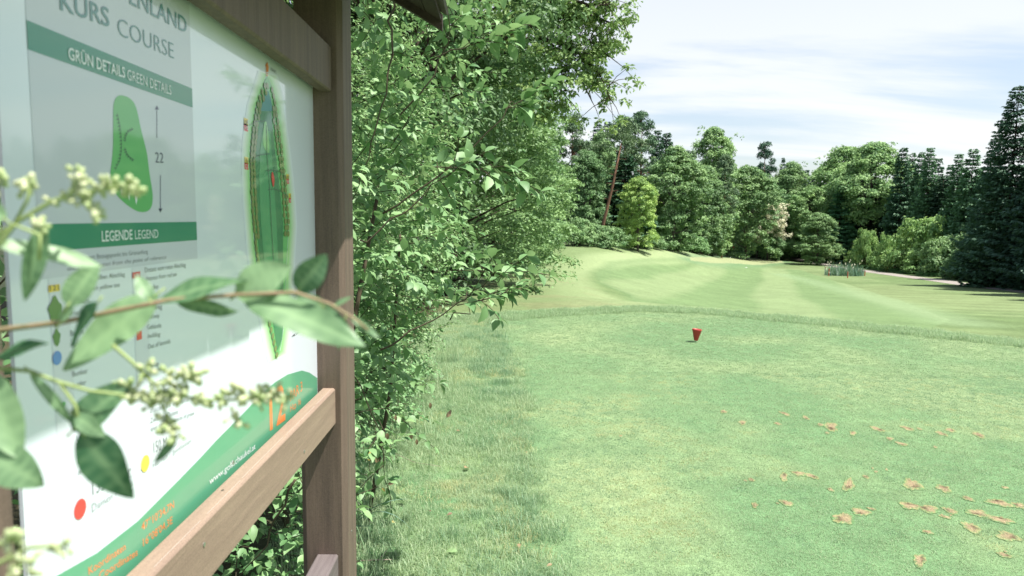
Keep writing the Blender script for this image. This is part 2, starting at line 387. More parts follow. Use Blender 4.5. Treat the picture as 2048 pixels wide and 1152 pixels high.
# gravel path along the right side of the fairway, disappearing into the wood
M_gravel = pmat('gravel', (.30, .275, .25), .9, .1, ((1, 1, 1), 3, (.24, .215, .19), .3, .7), .3)
PC = [(44, 20), (47, 45), (51.2, 67), (55, 80.6), (56.8, 90), (58.5, 101), (60.9, 115), (62.6, 128), (64.2, 140), (66.5, 153), (69, 168), (76, 190)]
pc = []
for a, b in zip(PC[:-1], PC[1:]):
    for t in np.linspace(0, 1, 9)[:-1]: pc.append((a[0] + (b[0] - a[0]) * t, a[1] + (b[1] - a[1]) * t))
pv = []; pf = []
for k, (x, y) in enumerate(pc):
    n = pc[min(k + 1, len(pc) - 1)]; p = pc[max(k - 1, 0)]; tx, ty = n[0] - p[0], n[1] - p[1]; l = math.hypot(tx, ty); nx, ny = ty / l, -tx / l
    for s in (-1.5, -.5, .5, 1.5):
        xx, yy = x + nx * s, y + ny * s; pv.append((xx, yy, terp(xx, yy) + (.05 if abs(s) < 1 else .02)))
for k in range(len(pc) - 1):
    for s in range(3): a = k * 4 + s; pf.append((a, a + 1, a + 5, a + 4))
obj('path', pymesh('path', pv, pf, M_gravel, True), None, 'structure')

# worn divots on the tee, each a bare patch of its own, pieces of the ground
M_sand = pmat('divot_soil', (.36, .31, .175), .95, .05, ((1, 1, 1), 34, (.17, .17, .08), .40, .64), .8)
M_earth = pmat('divot_earth', (.12, .085, .06), .95, .05, ((1, 1, 1), 60, (.22, .17, .12), .40, .7), .8)
DIV = [(148,135,25,14),(262,203,28,18),(480,210,30,10),(525,147,35,12),(655,172,25,14),(745,215,25,12),(815,228,50,30),(787,266,14,8),(948,268,25,18),(1095,240,45,16),(1175,303,30,12),(1250,335,35,14),(1285,237,45,14),(1360,240,20,8),(1495,270,40,14),(1550,248,40,14),(1728,280,38,20),(1457,355,14,10),(318,558,28,12),(520,540,28,32),(610,518,45,14),(690,535,45,18),(920,590,35,50),(810,620,25,14),(1028,540,28,12),(1090,508,16,8),(1155,495,12,9),(1318,590,55,45),(1510,612,45,28),(1300,720,60,30),(1415,740,65,28),(1550,750,50,22),(1520,790,35,12),(1890,605,30,10),(1660,675,45,14),(1850,700,90,24),(1975,715,40,25),(1720,765,65,30),(1860,805,80,28),(1680,855,60,35),(1910,910,80,32),(1410,885,35,18),(1885,1025,45,20),(1360,1060,45,45),(340,718,25,20),(535,705,40,24),(890,800,60,50),(995,760,55,30),(1060,740,30,10)]
divpos = []
DIV = [(u, v, w * (1.18 if w > 30 else 1.05), h * 1.1) for u, v, w, h in DIV]
for k in range(16):
    u, v, w, h = DIV[18 + (k * 7) % 32]; DIV.append((u + rng.normal(0, 45), v + rng.normal(0, 22), rng.uniform(8, 20), rng.uniform(5, 9)))
for k, (u, v, w, h) in enumerate(DIV):
    u = 1400 + u / 3.097; v = 780 + v / 3.097; w = w / 3.097; h = h / 3.097
    c = U(u, v, 2, 0); N = 26; ph = rng.uniform(0, 6.28, 4); sk = .45 if w > 1.3 * h else .15
    out_r = []
    for q in range(N):
        a = 2 * math.pi * q / N; r = .92 + .14 * math.sin(2 * a + ph[0]) + .10 * math.sin(3 * a + ph[1]) + .08 * math.sin(5 * a + ph[2]) + rng.uniform(-.09, .09)
        p = U(u + w * r * math.cos(a), v + h * .85 * r * math.sin(a) + sk * w * .54 * r * math.cos(a), 2, 0); out_r.append((p[0], p[1]))
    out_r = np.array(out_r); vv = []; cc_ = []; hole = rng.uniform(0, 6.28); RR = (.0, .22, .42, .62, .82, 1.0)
    gcol = ground_colour(out_r[:, 0], out_r[:, 1]) * np.array([.95, 1.05, 1.0])
    for kk, fr in enumerate(RR):
        for q in range(N):
            g_ = fr if kk in (0, 5) else fr + rng.uniform(-.06, .06); x, y = np.array(c[:2]) * (1 - g_) + out_r[q] * g_
            t = rng.random(); sand = np.array([.285, .225, .15]) * (.75 + .5 * t); earth_shade = np.array([.085, .06, .042]) * (.8 + .5 * t); straw = np.array([.29, .30, .15])
            dk_ = np.clip(1.25 - abs(fr - .45) * 2.2 - abs(math.atan2(math.sin(2 * math.pi * q / N - hole), math.cos(2 * math.pi * q / N - hole))) / 1.5 + .5 * (rng.random() - .5), 0, 1) * (w > 7)  # dark crescent: bare earth, with the turf rim's shade put into the colour
            col = sand * (1 - dk_) + earth_shade * dk_; e_ = np.clip((fr - .38) / .5 + rng.uniform(-.4, .3), 0, 1); col = col * (1 - e_) + (straw if rng.random() < .5 else gcol[q]) * e_
            if kk == 5: col = gcol[q]
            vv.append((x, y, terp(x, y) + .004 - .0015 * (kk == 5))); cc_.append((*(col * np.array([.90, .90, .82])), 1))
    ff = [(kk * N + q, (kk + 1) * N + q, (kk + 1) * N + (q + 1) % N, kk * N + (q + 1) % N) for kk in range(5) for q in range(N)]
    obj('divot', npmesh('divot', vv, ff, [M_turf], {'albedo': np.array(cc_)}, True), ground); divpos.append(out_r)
# ------------------------------------------------------------------ the sign: posts, rails, roof, panel
PX = -.47                                       # the panel's plane
def zb(px, py): return U(px, py, 0, PX)[2]
def yb(px, py=500): return U(px, py, 0, PX)[1]
YP = 1.77                                       # near face of the far post
sign = empty('info_board', (-.46, YP + .06, 0), 'tall brown timber information board with printed white golf hole panel and small shingled roof', 'sign')
def local(o): o.location = -sign.location; return o
def postprof(y0, y1, x0=-.518, x1=-.398, c=.013):
    return [(x0 + c, y0), (x1 - c, y0), (x1, y0 + c), (x1, y1 - c), (x1 - c, y1), (x0 + c, y1), (x0, y1 - c), (x0, y0 + c)]
for (a, b) in ((YP, YP + .123), (.447, .570)):
    local(MB().prism(postprof(a, b), 2, -.35, 2.19).obj('post', M_post, sign, bevel=.0012))
Y0, Y1 = .570, YP
def rail(name, x0, x1, z0, z1, m, c=.004):
    return local(MB().prism([(x0 + c, z0), (x1 - c, z0), (x1, z0 + c), (x1, z1 - c), (x1 - c, z1), (x0 + c, z1), (x0, z1 - c), (x0, z0 + c)], 1, Y0 + .0005, Y1 - .0005).obj(name, m, sign, bevel=.0012))
zt0 = zt1 = 0
r1 = rail('rail', -.4565, -.4235, 1.902, 2.012, M_post)
rail('rail', -.509, -.4785, 1.93, 2.012, M_post)
r2 = rail('rail', -.4595, -.4245, 1.062, 1.158, M_rail)
rail('rail', -.509, -.4785, 1.075, 1.160, M_rail)
rail('rail', -.479, -.4225, .60, .712, M_rail_grey)
MBc = MB()                                       # drying crack along the top of the lower rail
yy = Y0 + .05; pts = []
while yy < Y1 - .03:
    L = random.uniform(.12, .35); x = -.4325 + random.uniform(-.0012, .0012)
    MBc.box(x, x + .0006, yy, min(yy + L, Y1 - .02), 1.1575, 1.1584); yy += L + random.uniform(.01, .04)
local(MBc.obj('crack', M_crack, r2)); bpy.data.objects['crack'].location = (0, 0, 0)
bpy.data.objects['crack'].parent = r2
sc = MB()
for (px, py) in ((467, 925), (409, 1089), (609, 903)):
    p = U(px, py, 0, -.4235); 
    s_ = MB(); s_.prism([(p[1] + .0035 * math.cos(a * math.pi / 4), p[2] + .0035 * math.sin(a * math.pi / 4)) for a in range(8)], 0, -.4246, -.4232)
    o = s_.obj('screw', M_screw, sign); local(o)
p = U(704, 1062, 0, -.397)
o = MB().prism([(p[1] + .0035 * math.cos(a * math.pi / 4), p[2] + .0035 * math.sin(a * math.pi / 4)) for a in range(8)], 0, -.399, -.3972).obj('screw', M_screw, sign); local(o)
# roof: ridge along y above the posts, eave on each side
EX, EZ, RX0, RZ = -.163, 2.104, -.458, 2.272
YR0, YR1 = .33, 1.905
def slope(side, a, up):
    """point on the slope: a in 0..1 from eave to ridge, lifted by up"""
    x = EX + (RX0 - EX) * a; z = EZ + (RZ - EZ) * a
    if side < 0: x = 2 * RX0 - x
    return x, z + up
for side in (1, -1):
    n = 7
    for k in range(n):                          # boarding, seen from below
        a0, a1 = k / n + .004, (k + 1) / n - .004
        p = [slope(side, a0, 0), slope(side, a1, 0), slope(side, a1, .018), slope(side, a0, .018)]
        local(MB().prism(p, 1, YR0 + .02, YR1 - .02).obj('roof_board', M_roofwood, sign))
    for yy in (YR0, YR1 - .022):                # barge boards on the gable edges
        p = [slope(side, -.005, -.020), slope(side, .99, -.020), slope(side, .99, .021), slope(side, -.005, .021)]
        local(MB().prism(p, 1, yy, yy + .0195).obj('barge_board', M_roofwood, sign))
    shm = []
    for v in range(4):
        w = .074 + .01 * v; L = .135
        t0 = .004
        me = pymesh('shingle', [(0, 0, 0), (0, w, 0), (L, w - .002, 0), (L, .002, 0), (0, 0, t0 * 2), (0, w, t0 * 2.2), (L, w - .002, t0), (L, .002, t0)],
                    [(0, 1, 2, 3), (7, 6, 5, 4), (0, 4, 5, 1), (1, 5, 6, 2), (2, 6, 7, 3), (3, 7, 4, 0)], M_shingle); shm.append((me, w))
    for row in range(4):
        yy = YR0 - .012 - random.uniform(0, .03)
        while yy < YR1 - .04:
            me, w = random.choice(shm); a = row * .26 - .05 + random.uniform(-.008, .008)
            x, z = slope(side, a, .0225 + .0015 * row)
            o = obj('shingle', me, sign); o.location = Vector((x, yy, z)) - sign.location
            sl_ = math.atan2(RZ - EZ, EX - RX0)
            o.rotation_euler = (0, -(sl_ - .05), math.pi) if side > 0 else (0, -(sl_ - .05), 0)
            if side > 0: o.location.y += w
            yy += w + random.uniform(.0005, .002)
local(MB().prism([(RX0 - .05, RZ - .005), (RX0, RZ + .05), (RX0 + .05, RZ - .005), (RX0, RZ + .03)], 1, YR0 - .01, YR1 + .01).obj('ridge_cap', M_roofwood, sign))
# panel and its print
M_panel = pmat('panel_white', (.76, .82, .90), .3, .5, coat=.9)
panel = local(MB().box(PX - .004, PX, .673, YP + .001, 1.10, 2.0).obj('panel', M_panel, sign))
ZT = 1.9995
def pr(name, polys, m, layer=1, label=None, smooth=False, cols=None):
    """flat print on the panel: polygons in (y, z)"""
    x0_ = PX + .0003 * layer; V_ = []; F_ = []
    for q_, poly in enumerate(polys):
        x = x0_ + (q_ % 5) * .00003
        b = len(V_); V_ += [(x, a, c) for a, c in poly]; 
        ar = sum(poly[i_][0] * poly[(i_ + 1) % len(poly)][1] - poly[(i_ + 1) % len(poly)][0] * poly[i_][1] for i_ in range(len(poly)))
        f = tuple(range(b, b + len(poly))); F_.append(f if ar > 0 else f[::-1])
    o = obj(name, pymesh(name, V_, F_, m), panel)
    if label: o['label'] = label
    return o
def yz(px, py): p = U(px, py, 0, PX); return (p[1], p[2])
P_grey = printmat('grey', (.60, .635, .70)); P_grey2 = printmat('pale_grey', (.68, .72, .785)); P_teal = printmat('green_band', (.035, .25, .15)); P_wtxt = printmat('white', (.8, .85, .84))
P_tealtxt = printmat('teal_text', (.10, .26, .25)); P_dark = printmat('dark', (.055, .07, .09)); P_blob = printmat('green_shape', (.13, .46, .15)); P_txt = printmat('grey_text', (.22, .24, .26))
P_hill = printmat('hill_green', (.10, .36, .21)); P_orange = printmat('orange', (.78, .24, .06)); P_redp = printmat('red', (.72, .045, .05)); P_yel = printmat('yellow', (.85, .62, .08)); P_blue = printmat('blue', (.10, .25, .65))
P_navy = printmat('navy', (.045, .05, .11)); P_fair = printmat('fairway', (.08, .33, .15)); P_rough = printmat('rough', (.04, .21, .095)); P_lg = printmat('light_green', (.25, .55, .20)); P_tree = printmat('tree_brown', (.19, .24, .08)); P_water = printmat('teal_blue', (.06, .27, .30)); P_moss = printmat('moss', (.10, .22, .06))
GL, GR = .717, 1.086
za1, za0 = zb(52.5, 40), zb(56, 99); zl1, zl0 = zb(392.6, 443.5), zb(393.8, 480)
R_ = lambda y0, y1, z0, z1: [(y0, z0), (y1, z0), (y1, z1), (y0, z1)]
pr('grey_column', [R_(GL, GR, za1, ZT), R_(GL, GR, zl1, za0), R_(GL, GR, zb(393, 517), zl0)], P_grey)
pr('icon_column', [R_(yb(93), yb(133), 1.13, zb(393, 517)), R_(yb(262), yb(291), zb(275, 860), zb(393, 517)), R_(yb(133) + .002, yb(345), zb(108, 1060), zb(108, 1000))], P_grey2)
pr('header_band', [R_(GL, GR, za0, za1)], P_teal, 2); pr('header_band', [R_(GL, GR, zl0, zl1)], P_teal, 2)
blob = [(575,455),(615,465),(645,495),(660,545),(670,600),(690,680),(705,740),(715,830),(727,900),(733,950),(725,1000),(700,1018),(665,1018),(630,1000),(590,970),(555,935),(533,880),(526,830),(535,770),(541,700),(541,600),(541,500),(555,465)]
def smoothpoly(P_, it=2):
    for _ in range(it):
        Q = []
        for a, b in zip(P_, P_[1:] + P_[:1]): Q += [(a[0] * .75 + b[0] * .25, a[1] * .75 + b[1] * .25), (a[0] * .25 + b[0] * .75, a[1] * .25 + b[1] * .75)]
        P_ = Q
    return P_
pr('green_shape', [[yz(x / 2.4, y / 2.4) for x, y in smoothpoly(blob)]], P_blob, 2)
def teeth(c, n, w, h, side):
    c = [np.array(p, float) / 2.4 for p in c]; L = [0]
    for a, b in zip(c[:-1], c[1:]): L.append(L[-1] + np.linalg.norm(b - a))
    res = []
    for k in range(n):
        s = L[-1] * (k + .5) / n; i_ = max(q for q in range(len(L) - 1) if L[q] <= s); t = (s - L[i_]) / (L[i_ + 1] - L[i_]); p = c[i_] + (c[i_ + 1] - c[i_]) * t
        d = (c[i_ + 1] - c[i_]); d /= np.linalg.norm(d); nn = np.array([d[1], -d[0]]) * side
        res.append([yz(*(p - d * w)), yz(*(p + d * w)), yz(*(p + nn * h + d * w * .6))])
    for a, b in zip(c[:-1], c[1:]):
        d = (b - a) / np.linalg.norm(b - a); nn = np.array([d[1], -d[0]]) * .35; res.append([yz(*(a - nn)), yz(*(b - nn)), yz(*(b + nn)), yz(*(a + nn))])
    return res
pr('slope_marks', teeth([(560,545),(572,600),(579,660),(581,720),(572,770),(550,815)], 16, 1.5, 5, -1) + teeth([(598,680),(600,655),(610,635),(637,620)], 7, 1.3, 5.5, 1) + teeth([(598,710),(605,735),(618,752),(640,768)], 6, 1.5, 6, -1), P_dark, 3)
tri = lambda x, y, w, h: [yz(x - w, y - h), yz(x + w, y - h), yz(x, y + h)]
pr('white_triangles', [tri(241, 383, 3.5, 9), tri(257, 391, 3.5, 11), tri(271, 400, 3.8, 10)], P_wtxt, 3)
arrow = lambda x, y0, y1, s: [[yz(x - .6, y0), yz(x + .6, y0), yz(x + .6 , y1), yz(x - .6, y1)], [yz(x - 4, y1), yz(x + 4, y1), yz(x, y1 + s)]]
pr('arrow', arrow(313, 276, 219, -8), P_navy, 2); pr('arrow', arrow(320, 350, 417, 8), P_navy, 2)
def txt(s, x0, y0, x1, y1, cap, m, bold=0, italic=0, layer=3, name='lettering', xh=False):
    cu = bpy.data.curves.new('t', 'FONT'); cu.body = s; cu.size = 1; cu.offset = bold; cu.shear = italic; cu.resolution_u = 3
    to = bpy.data.objects.new('t', cu); COL.objects.link(to)
    bpy.context.view_layer.update(); dg = bpy.context.evaluated_depsgraph_get(); me = bpy.data.meshes.new_from_object(to.evaluated_get(dg))
    bpy.data.objects.remove(to)
    n = len(me.vertices); co = np.zeros(n * 3, np.float32); me.vertices.foreach_get('co', co); co = co.reshape(-1, 3)
    a, b = yz(x0, y0), yz(x1, y1); top = yz(x0, y0 - cap)
    u0, u1 = co[:, 0].min(), co[:, 0].max(); H = .729 if not xh else .53
    out_ = np.empty_like(co); out_[:, 0] = PX + .0003 * layer; t = (co[:, 0] - u0) / (u1 - u0)
    out_[:, 1] = a[0] + (b[0] - a[0]) * t; out_[:, 2] = a[1] + (b[1] - a[1]) * t + co[:, 1] / H * (top[1] - a[1])
    me.vertices.foreach_set('co', out_.ravel()); me.materials.clear(); me.materials.append(m); me.update(); me.name = name
    return obj(name, me, panel)
txt('ENLAND', 258, 7, 373, 67, 37, P_tealtxt, .012)
txt('KURS', 119, 19, 218, 54, 43, P_tealtxt, .014); txt('COURSE', 235, 70, 347, 118, 38, P_tealtxt, -.012)
txt('GRÜN DETAILS', 135, 118, 248.5, 156, 25, P_wtxt, .012, layer=4); txt('GREEN DETAILS', 253, 159, 341, 190, 22, P_wtxt, -.004, layer=4)
txt('22', 310, 325, 326, 326, 22, P_navy, -.01)
txt('LEGENDE', 202, 483, 263.5, 478.5, 22, P_wtxt, .012, layer=4); txt('LEGEND', 268.5, 478.3, 315, 475.5, 19, P_wtxt, -.002, layer=4)
TX = [('Distanz vom Bezugspunkt bis Grünanfang',134,523.5,295,507,11,0),('distance of green from the point of reference',134,541.5,332,517.5,10.5,.25),
('Distanz vom gelben Abschlag',134,567,249,552.5,11,0),('distance from yellow tee',136,588,239,573.5,11,.25),('Distanz vom roten Abschlag',289,545,371,533.5,10.5,0),('distance from red tee',290.5,562,353,552,10,.25),
('Blöcke',290,580.5,316,577,10.5,0),('blocks',290.5,597,314,594,10,.25),('Laubbaum',137,611,178,605,11.5,0),('broadleaf tree',138,632,190,624,11,.25),('Fußweg',293,621.5,324,617.5,10.5,0),('pathway',294,638.5,319,635,10,.25),('Gebäude',294,659,322,655,10.5,0),('building',294.5,676.5,320.5,672,10,.25),('Out of bounds',295,698.5,340.5,686,10.5,0),
('Busch',140,672,166,668,12,0),('bush',141,694,162,690,12,.25),('Biotop',297,735,317,731,10.5,0),('biotope',298,746.5,322,741,10,.25),('Bunker',144,754,175,746,12,0),('bunker',145,776,172,769,12,.25),
('Wasserhindernis',142,722,196,709,12,0),('Schutzhütte',298,772,336,761,10.5,0),('Grüngrenze',298.5,792,340,780,10.5,0),('distances in meters',299,826,384,800,10.5,.25),('Zwischen',300,846,331,835,10.5,0),('Distanz',335,834,356,827,10.5,0),('spot to the entrances of green',300,862,388,829,10,.25),
('Landezone',152,881,186,869,12,0),('roll',153,904,167,899,12,.25),('Richtung',154,929,189,915,12,0),('direction',155,950,188,936,12,.25)]
for t in TX: txt(t[0], t[1], t[2], t[3], t[4], t[5], P_txt, -.002, t[6], 2)
txt('150 Meter', 306.5, 906, 352, 884, 24, P_txt, -.008); txt('Herren - gentlemen', 305, 936, 382, 884, 12, P_txt, -.012)
txt('135 Meter', 184, 990, 262, 952, 30, P_txt, -.008); txt('Damen - ladies', 183, 1024, 265, 971, 17, P_txt, -.012)
txt('Koordinaten', 176, 1150, 250, 1099, 17, P_orange, .006); txt('Coordinates', 197, 1160, 274, 1110, 17, P_orange, .006)
txt("47°10'34,7N", 282, 1062, 347, 1015, 17, P_orange, .006); txt("16°08'04,3E", 285, 1093, 344, 1046, 17, P_orange, .006)
txt('www.golfschaukel.at', 418, 970, 510, 897, 14.5, P_wtxt, .004)
txt('12', 539, 860, 570, 838, 82, P_orange, .02); txt('PAR 3', 580, 803, 604, 781, 22, P_orange, .006); txt('Hcp 16', 580, 824, 601, 808, 15, P_orange, 0)
def disc(px, py, r):
    y, z = yz(px, py); r = r; return [(y + r * math.cos(a * math.pi / 14), z + r * math.sin(a * math.pi / 14)) for a in range(28)]
ry = abs(yz(159, 1018)[1] - yz(159, 998)[1])
pr('red_dot', [disc(159, 1018, ry)], P_redp, 3); pr('yellow_dot', [disc(289.4, 926.8, abs(yz(289, 926)[1] - yz(289, 909.5)[1]))], P_yel, 3)
def rb(x0, y0, x1, y1): a = yz(x0, y1); b = yz(x1, y0); return R_(a[0], b[0], a[1], b[1])
pr('yellow_tag', [rb(96, 568, 117.5, 585)], P_yel, 3); txt('121', 98, 581.5, 116, 580, 11, P_dark, 0, layer=4)
pr('red_tag', [rb(264, 543, 279, 557)], P_redp, 3); txt('109', 266, 555.5, 278, 554.5, 9, P_wtxt, 0, layer=4); pr('red_tag', [rb(273, 661, 282, 681)], P_redp, 3)
pr('blue_icon', [disc(113, 716, .0075)], P_blue, 3)
def blobp(px, py, r, st=1.25):
    y, z = yz(px, py); return [(y + r * (1 + .18 * math.sin(5 * a)) * math.cos(a), z + st * r * (1 + .15 * math.cos(4 * a)) * math.sin(a)) for a in np.linspace(0, 6.2, 18)]
pr('bush_icon', [blobp(109, 622, .0105, 1.4), blobp(112, 675, .006, 1.4)], P_moss, 3)
pr('leaf_icon', [smoothpoly([yz(110, 824), yz(120, 804), yz(132, 803), yz(125, 820)])], P_blob, 3)
hill = [(105,1156),(193,1106),(274,1043),(322,995),(360,957),(400,916),(432,881),(478,835),(521,790),(549,765),(575,749),(603,741),(618,745),(634,756)]
hp = [yz(*p) for p in hill]; hp2 = [(yb(15), yz(105, 1156)[1] - .012)] + hp
hp2 = [(.6735, hp2[1][1] - .012)] + [q for q in hp2[1:] if q[0] > .674]
pr('green_hill', [[(a[0], 1.1005), (b[0], 1.1005), b, a] for a, b in zip(hp2[:-1], hp2[1:])], P_hill, 2)
# plan of the hole: soft glow, trees, fairway
def prc(name, rings, cols, layer):
    m, nd, lk = newmat('print_' + name); b_ = nd.new('ShaderNodeBsdfPrincipled'); b_.inputs['Roughness'].default_value = .35; b_.inputs['Coat Weight'].default_value = .6; b_.inputs['Coat Roughness'].default_value = .05
    a = nd.new('ShaderNodeAttribute'); a.attribute_name = 'ink'; lk.new(a.outputs['Color'], b_.inputs['Base Color']); out(nd, lk, b_.outputs[0])
    V_ = []; C_ = []; n = len(rings[0])
    for r, c in zip(rings, cols): V_ += [(PX + .0003 * layer, *yz(*p)) for p in r]; C_ += [(*c, 1)] * n
    Fq = [(k * n + q, k * n + (q + 1) % n, (k + 1) * n + (q + 1) % n, (k + 1) * n + q) for k in range(len(rings) - 1) for q in range(n)]
    return obj(name, npmesh(name, V_, Fq, [m], {'ink': np.array(C_)}), panel)
Lf = [(533,150),(522,185),(511,215),(504,260),(500,300),(500,350),(502,400),(506,450),(510,500),(517,550),(530,600),(538,650),(546,690),(553,716)]
Rt = [(560,700),(566,660),(569,620),(571,560),(574,500),(577,450),(574,400),(569,350),(563,300),(557,260),(552,215),(546,185),(538,160)]
outl = Lf + Rt
cx = lambda y: np.interp(y, [150, 300, 500, 720], [534, 531, 543, 555])
def grow(P_, k): return [(cx(y) + (x - cx(y)) * (1 + k) + (0), y + (y - 430) * k * .12) for x, y in P_]
wcol = (.76, .82, .90); glow = (.30, .62, .24)
def grow2(P_, g): return [(cx(y) + (x - cx(y)) * 1.0 + math.copysign(g, x - cx(y)), y + (y - 430) / 290 * g * .6) for x, y in P_]
prc('glow', [grow2(outl, -1), grow2(outl, 3), grow2(outl, 6), grow2(outl, 11), grow2(outl, 17)], [glow, glow, (.45, .69, .40), (.66, .76, .64), wcol], 1)
pr('plan_ground', [[yz(*p) for p in smoothpoly(outl, 1)]], P_blob, 2)
pr('plan_rough', [[yz(*p) for p in [(529,190),(522,220),(516,260),(511,300),(511,350),(512,400),(514,450),(517,500),(524,550),(536,600),(546,650),(554,702),(563,680),(567,640),(567,600),(566,550),(565,500),(566,450),(561,400),(556,350),(549,300),(545,260),(542,220),(537,190)]]], P_rough, 3)
pr('plan_fairway', [[yz(*p) for p in [(524,262),(519,300),(517,350),(518,400),(521,450),(525,500),(530,550),(537,590),(560,590),(558,550),(554,500),(552,450),(549,400),(545,350),(542,300),(539,262)]]], P_fair, 4)
pr('plan_water', [[yz(*p) for p in [(531,182),(524,205),(520,222),(544,222),(541,200),(536,182)]]], P_water, 4)
pr('plan_green', [[yz(*p) for p in smoothpoly([(527,243),(532,242),(536,275),(538,305),(533,306),(524,290),(525,262)])]], P_lg, 5)
tm = MB()
tl = [];
for y in np.arange(172, 716, 12.5):
    for k in range(2 if y < 480 else 1):
        x = np.interp(y, [p[1] for p in Lf], [p[0] for p in Lf]) + 1.5 + 6 * k + random.uniform(-1, 1)
        tl.append([(yz(x, y)[0] + (yz(x + 2.7, y)[0] - yz(x, y)[0]) * math.cos(a), yz(x, y)[1] + .0040 * math.sin(a) * 1.7) for a in np.arange(0, 6.2, .9)])
for y in np.arange(180, 470, 12.5):
    for k in range(2 if y > 215 else 1):
        x = np.interp(-y, [-p[1] for p in Rt], [p[0] for p in Rt]) - 1.5 - 6 * k + random.uniform(-1, 1)
        tl.append([(yz(x, y)[0] + (yz(x + 2.7, y)[0] - yz(x, y)[0]) * math.cos(a), yz(x, y)[1] + .0040 * math.sin(a) * 1.7) for a in np.arange(0, 6.2, .9)])
o = pr('plan_trees', tl, P_tree, 6); o['kind'] = 'stuff'
def stroke(P_, w): return [[yz(a[0] - (0 if abs(b[0] - a[0]) > abs(b[1] - a[1]) else w), a[1] - (w if abs(b[0] - a[0]) > abs(b[1] - a[1]) else 0)), yz(b[0] - (0 if abs(b[0] - a[0]) > abs(b[1] - a[1]) else w), b[1] - (w if abs(b[0] - a[0]) > abs(b[1] - a[1]) else 0)), yz(b[0] + (0 if abs(b[0] - a[0]) > abs(b[1] - a[1]) else w), b[1] + (w if abs(b[0] - a[0]) > abs(b[1] - a[1]) else 0)), yz(a[0] + (0 if abs(b[0] - a[0]) > abs(b[1] - a[1]) else w), a[1] + (w if abs(b[0] - a[0]) > abs(b[1] - a[1]) else 0))] for a, b in zip(P_[:-1], P_[1:])]
pr('plan_lines', stroke([(497,251),(510,243),(530,242)], .5) + stroke([(498,324),(512,312),(525,308.5),(538,308)], .5) + stroke([(528,342),(545,340),(558,343),(571,356)], .5) + stroke([(533,380),(545,378),(560,382),(576,395)], .5) + stroke([(531,250),(532,308),(537,370),(541,450),(545,520),(549,590)], .35), P_dark, 7)
pr('plan_spindle', [[yz(*p) for p in smoothpoly([(542.5,341),(546,352),(547,362),(545,377),(542,366),(540,352)], 1)]], P_redp, 8)
pr('plan_arrow', [[yz(*p) for p in [(534,124),(529.5,132),(531.5,133),(531,141),(536,144),(536.5,136),(537,136)]]] + [[yz(531, 143 + 4 * k), yz(535.5, 141.5 + 4 * k), yz(535.5, 143.5 + 4 * k), yz(531, 145 + 4 * k)] for k in range(3)], P_orange, 3)
txt('WOHNHAUS', 540, 141, 552, 148, 7, P_dark, 0)
for (x0, x1, y0, a, b) in ((487.5, 495, 238, '158', '143'), (488.5, 496, 315, '136', '121'), (572.5, 577.5, 349, '108', '109'), (577, 581.5, 387, '121', '105')):
    h = 11.5 if x0 < 500 else 9
    pr('yellow_tag', [rb(x0, y0, x1, y0 + h)], P_yel, 2); pr('red_tag', [rb(x0, y0 + h, x1, y0 + 2 * h)], P_redp, 2)
    txt(a, x0 + .5, y0 + h - 1.5, x1 - .5, y0 + h - 1.2, h - 3, P_dark, -.005, layer=4); txt(b, x0 + .5, y0 + 2 * h - 1.5, x1 - .5, y0 + 2 * h - 1.2, h - 3, P_wtxt, -.005, layer=4)
pr('compass_mark', [[yz(582, 674), yz(589, 667), yz(589, 671)]], P_dark, 2)
pr('compass_mark', stroke([(589, 667), (597, 665)], .3) + stroke([(589, 671), (597, 665)], .3), P_dark, 2)

# ------------------------------------------------------------------ leaves
def unit(v): return v / (np.linalg.norm(v, axis=-1, keepdims=True) + 1e-9)
T_DIA = (np.array([(0, 0, 0), (.45, .5, .10), (1, 0, -.02), (.45, -.5, .10)]), np.array([(0, 2, 1), (0, 3, 2)]))
T_OVA = (np.array([(0, 0, 0), (.22, .38, .07), (.6, .40, .05), (1, 0, -.16), (.6, -.40, .05), (.22, -.38, .07), (.5, 0, 0)]),
         np.array([(0, 6, 1), (1, 6, 2), (2, 6, 3), (3, 6, 4), (4, 6, 5), (5, 6, 0)]))
T_DOG = (np.array([(0, 0, 0), (.16, .30, .07), (.42, .46, .08), (.72, .30, .01), (1, 0, -.20), (.72, -.30, .01), (.42, -.46, .08), (.16, -.30, .07), (.32, 0, .01), (.68, 0, -.04)]),
         np.array([(0, 8, 1), (1, 8, 2), (2, 8, 9), (2, 9, 3), (3, 9, 4), (4, 9, 5), (5, 9, 6), (6, 9, 8), (6, 8, 7), (7, 8, 0)]))
def leaves(Pp, A_, N_, L, Wd, tpl, var):
    TV, TF = tpl; A_ = unit(A_); N_ = N_ - A_ * np.sum(A_ * N_, -1, keepdims=True); N_ = unit(N_); B_ = np.cross(N_, A_)
    L = np.broadcast_to(L, (len(Pp),))[:, None, None]; Wd = np.broadcast_to(Wd, (len(Pp),))[:, None, None]
    V_ = Pp[:, None] + TV[None, :, 0:1] * L * A_[:, None] + TV[None, :, 1:2] * Wd * B_[:, None] + TV[None, :, 2:3] * L * N_[:, None]
    F_ = TF[None] + (np.arange(len(Pp)) * len(TV))[:, None, None]
    return V_.reshape(-1, 3), F_.reshape(-1, 3), np.repeat(var, len(TV))
def join(parts):
    Vs, Fs, As = [], [], []; b = 0
    for v, f, a in parts: Vs.append(v); Fs.append(f + b); As.append(a); b += len(v)
    return np.vstack(Vs), np.vstack(Fs), np.concatenate(As)
def rdir(n, r=rng): return unit(r.normal(size=(n, 3)))
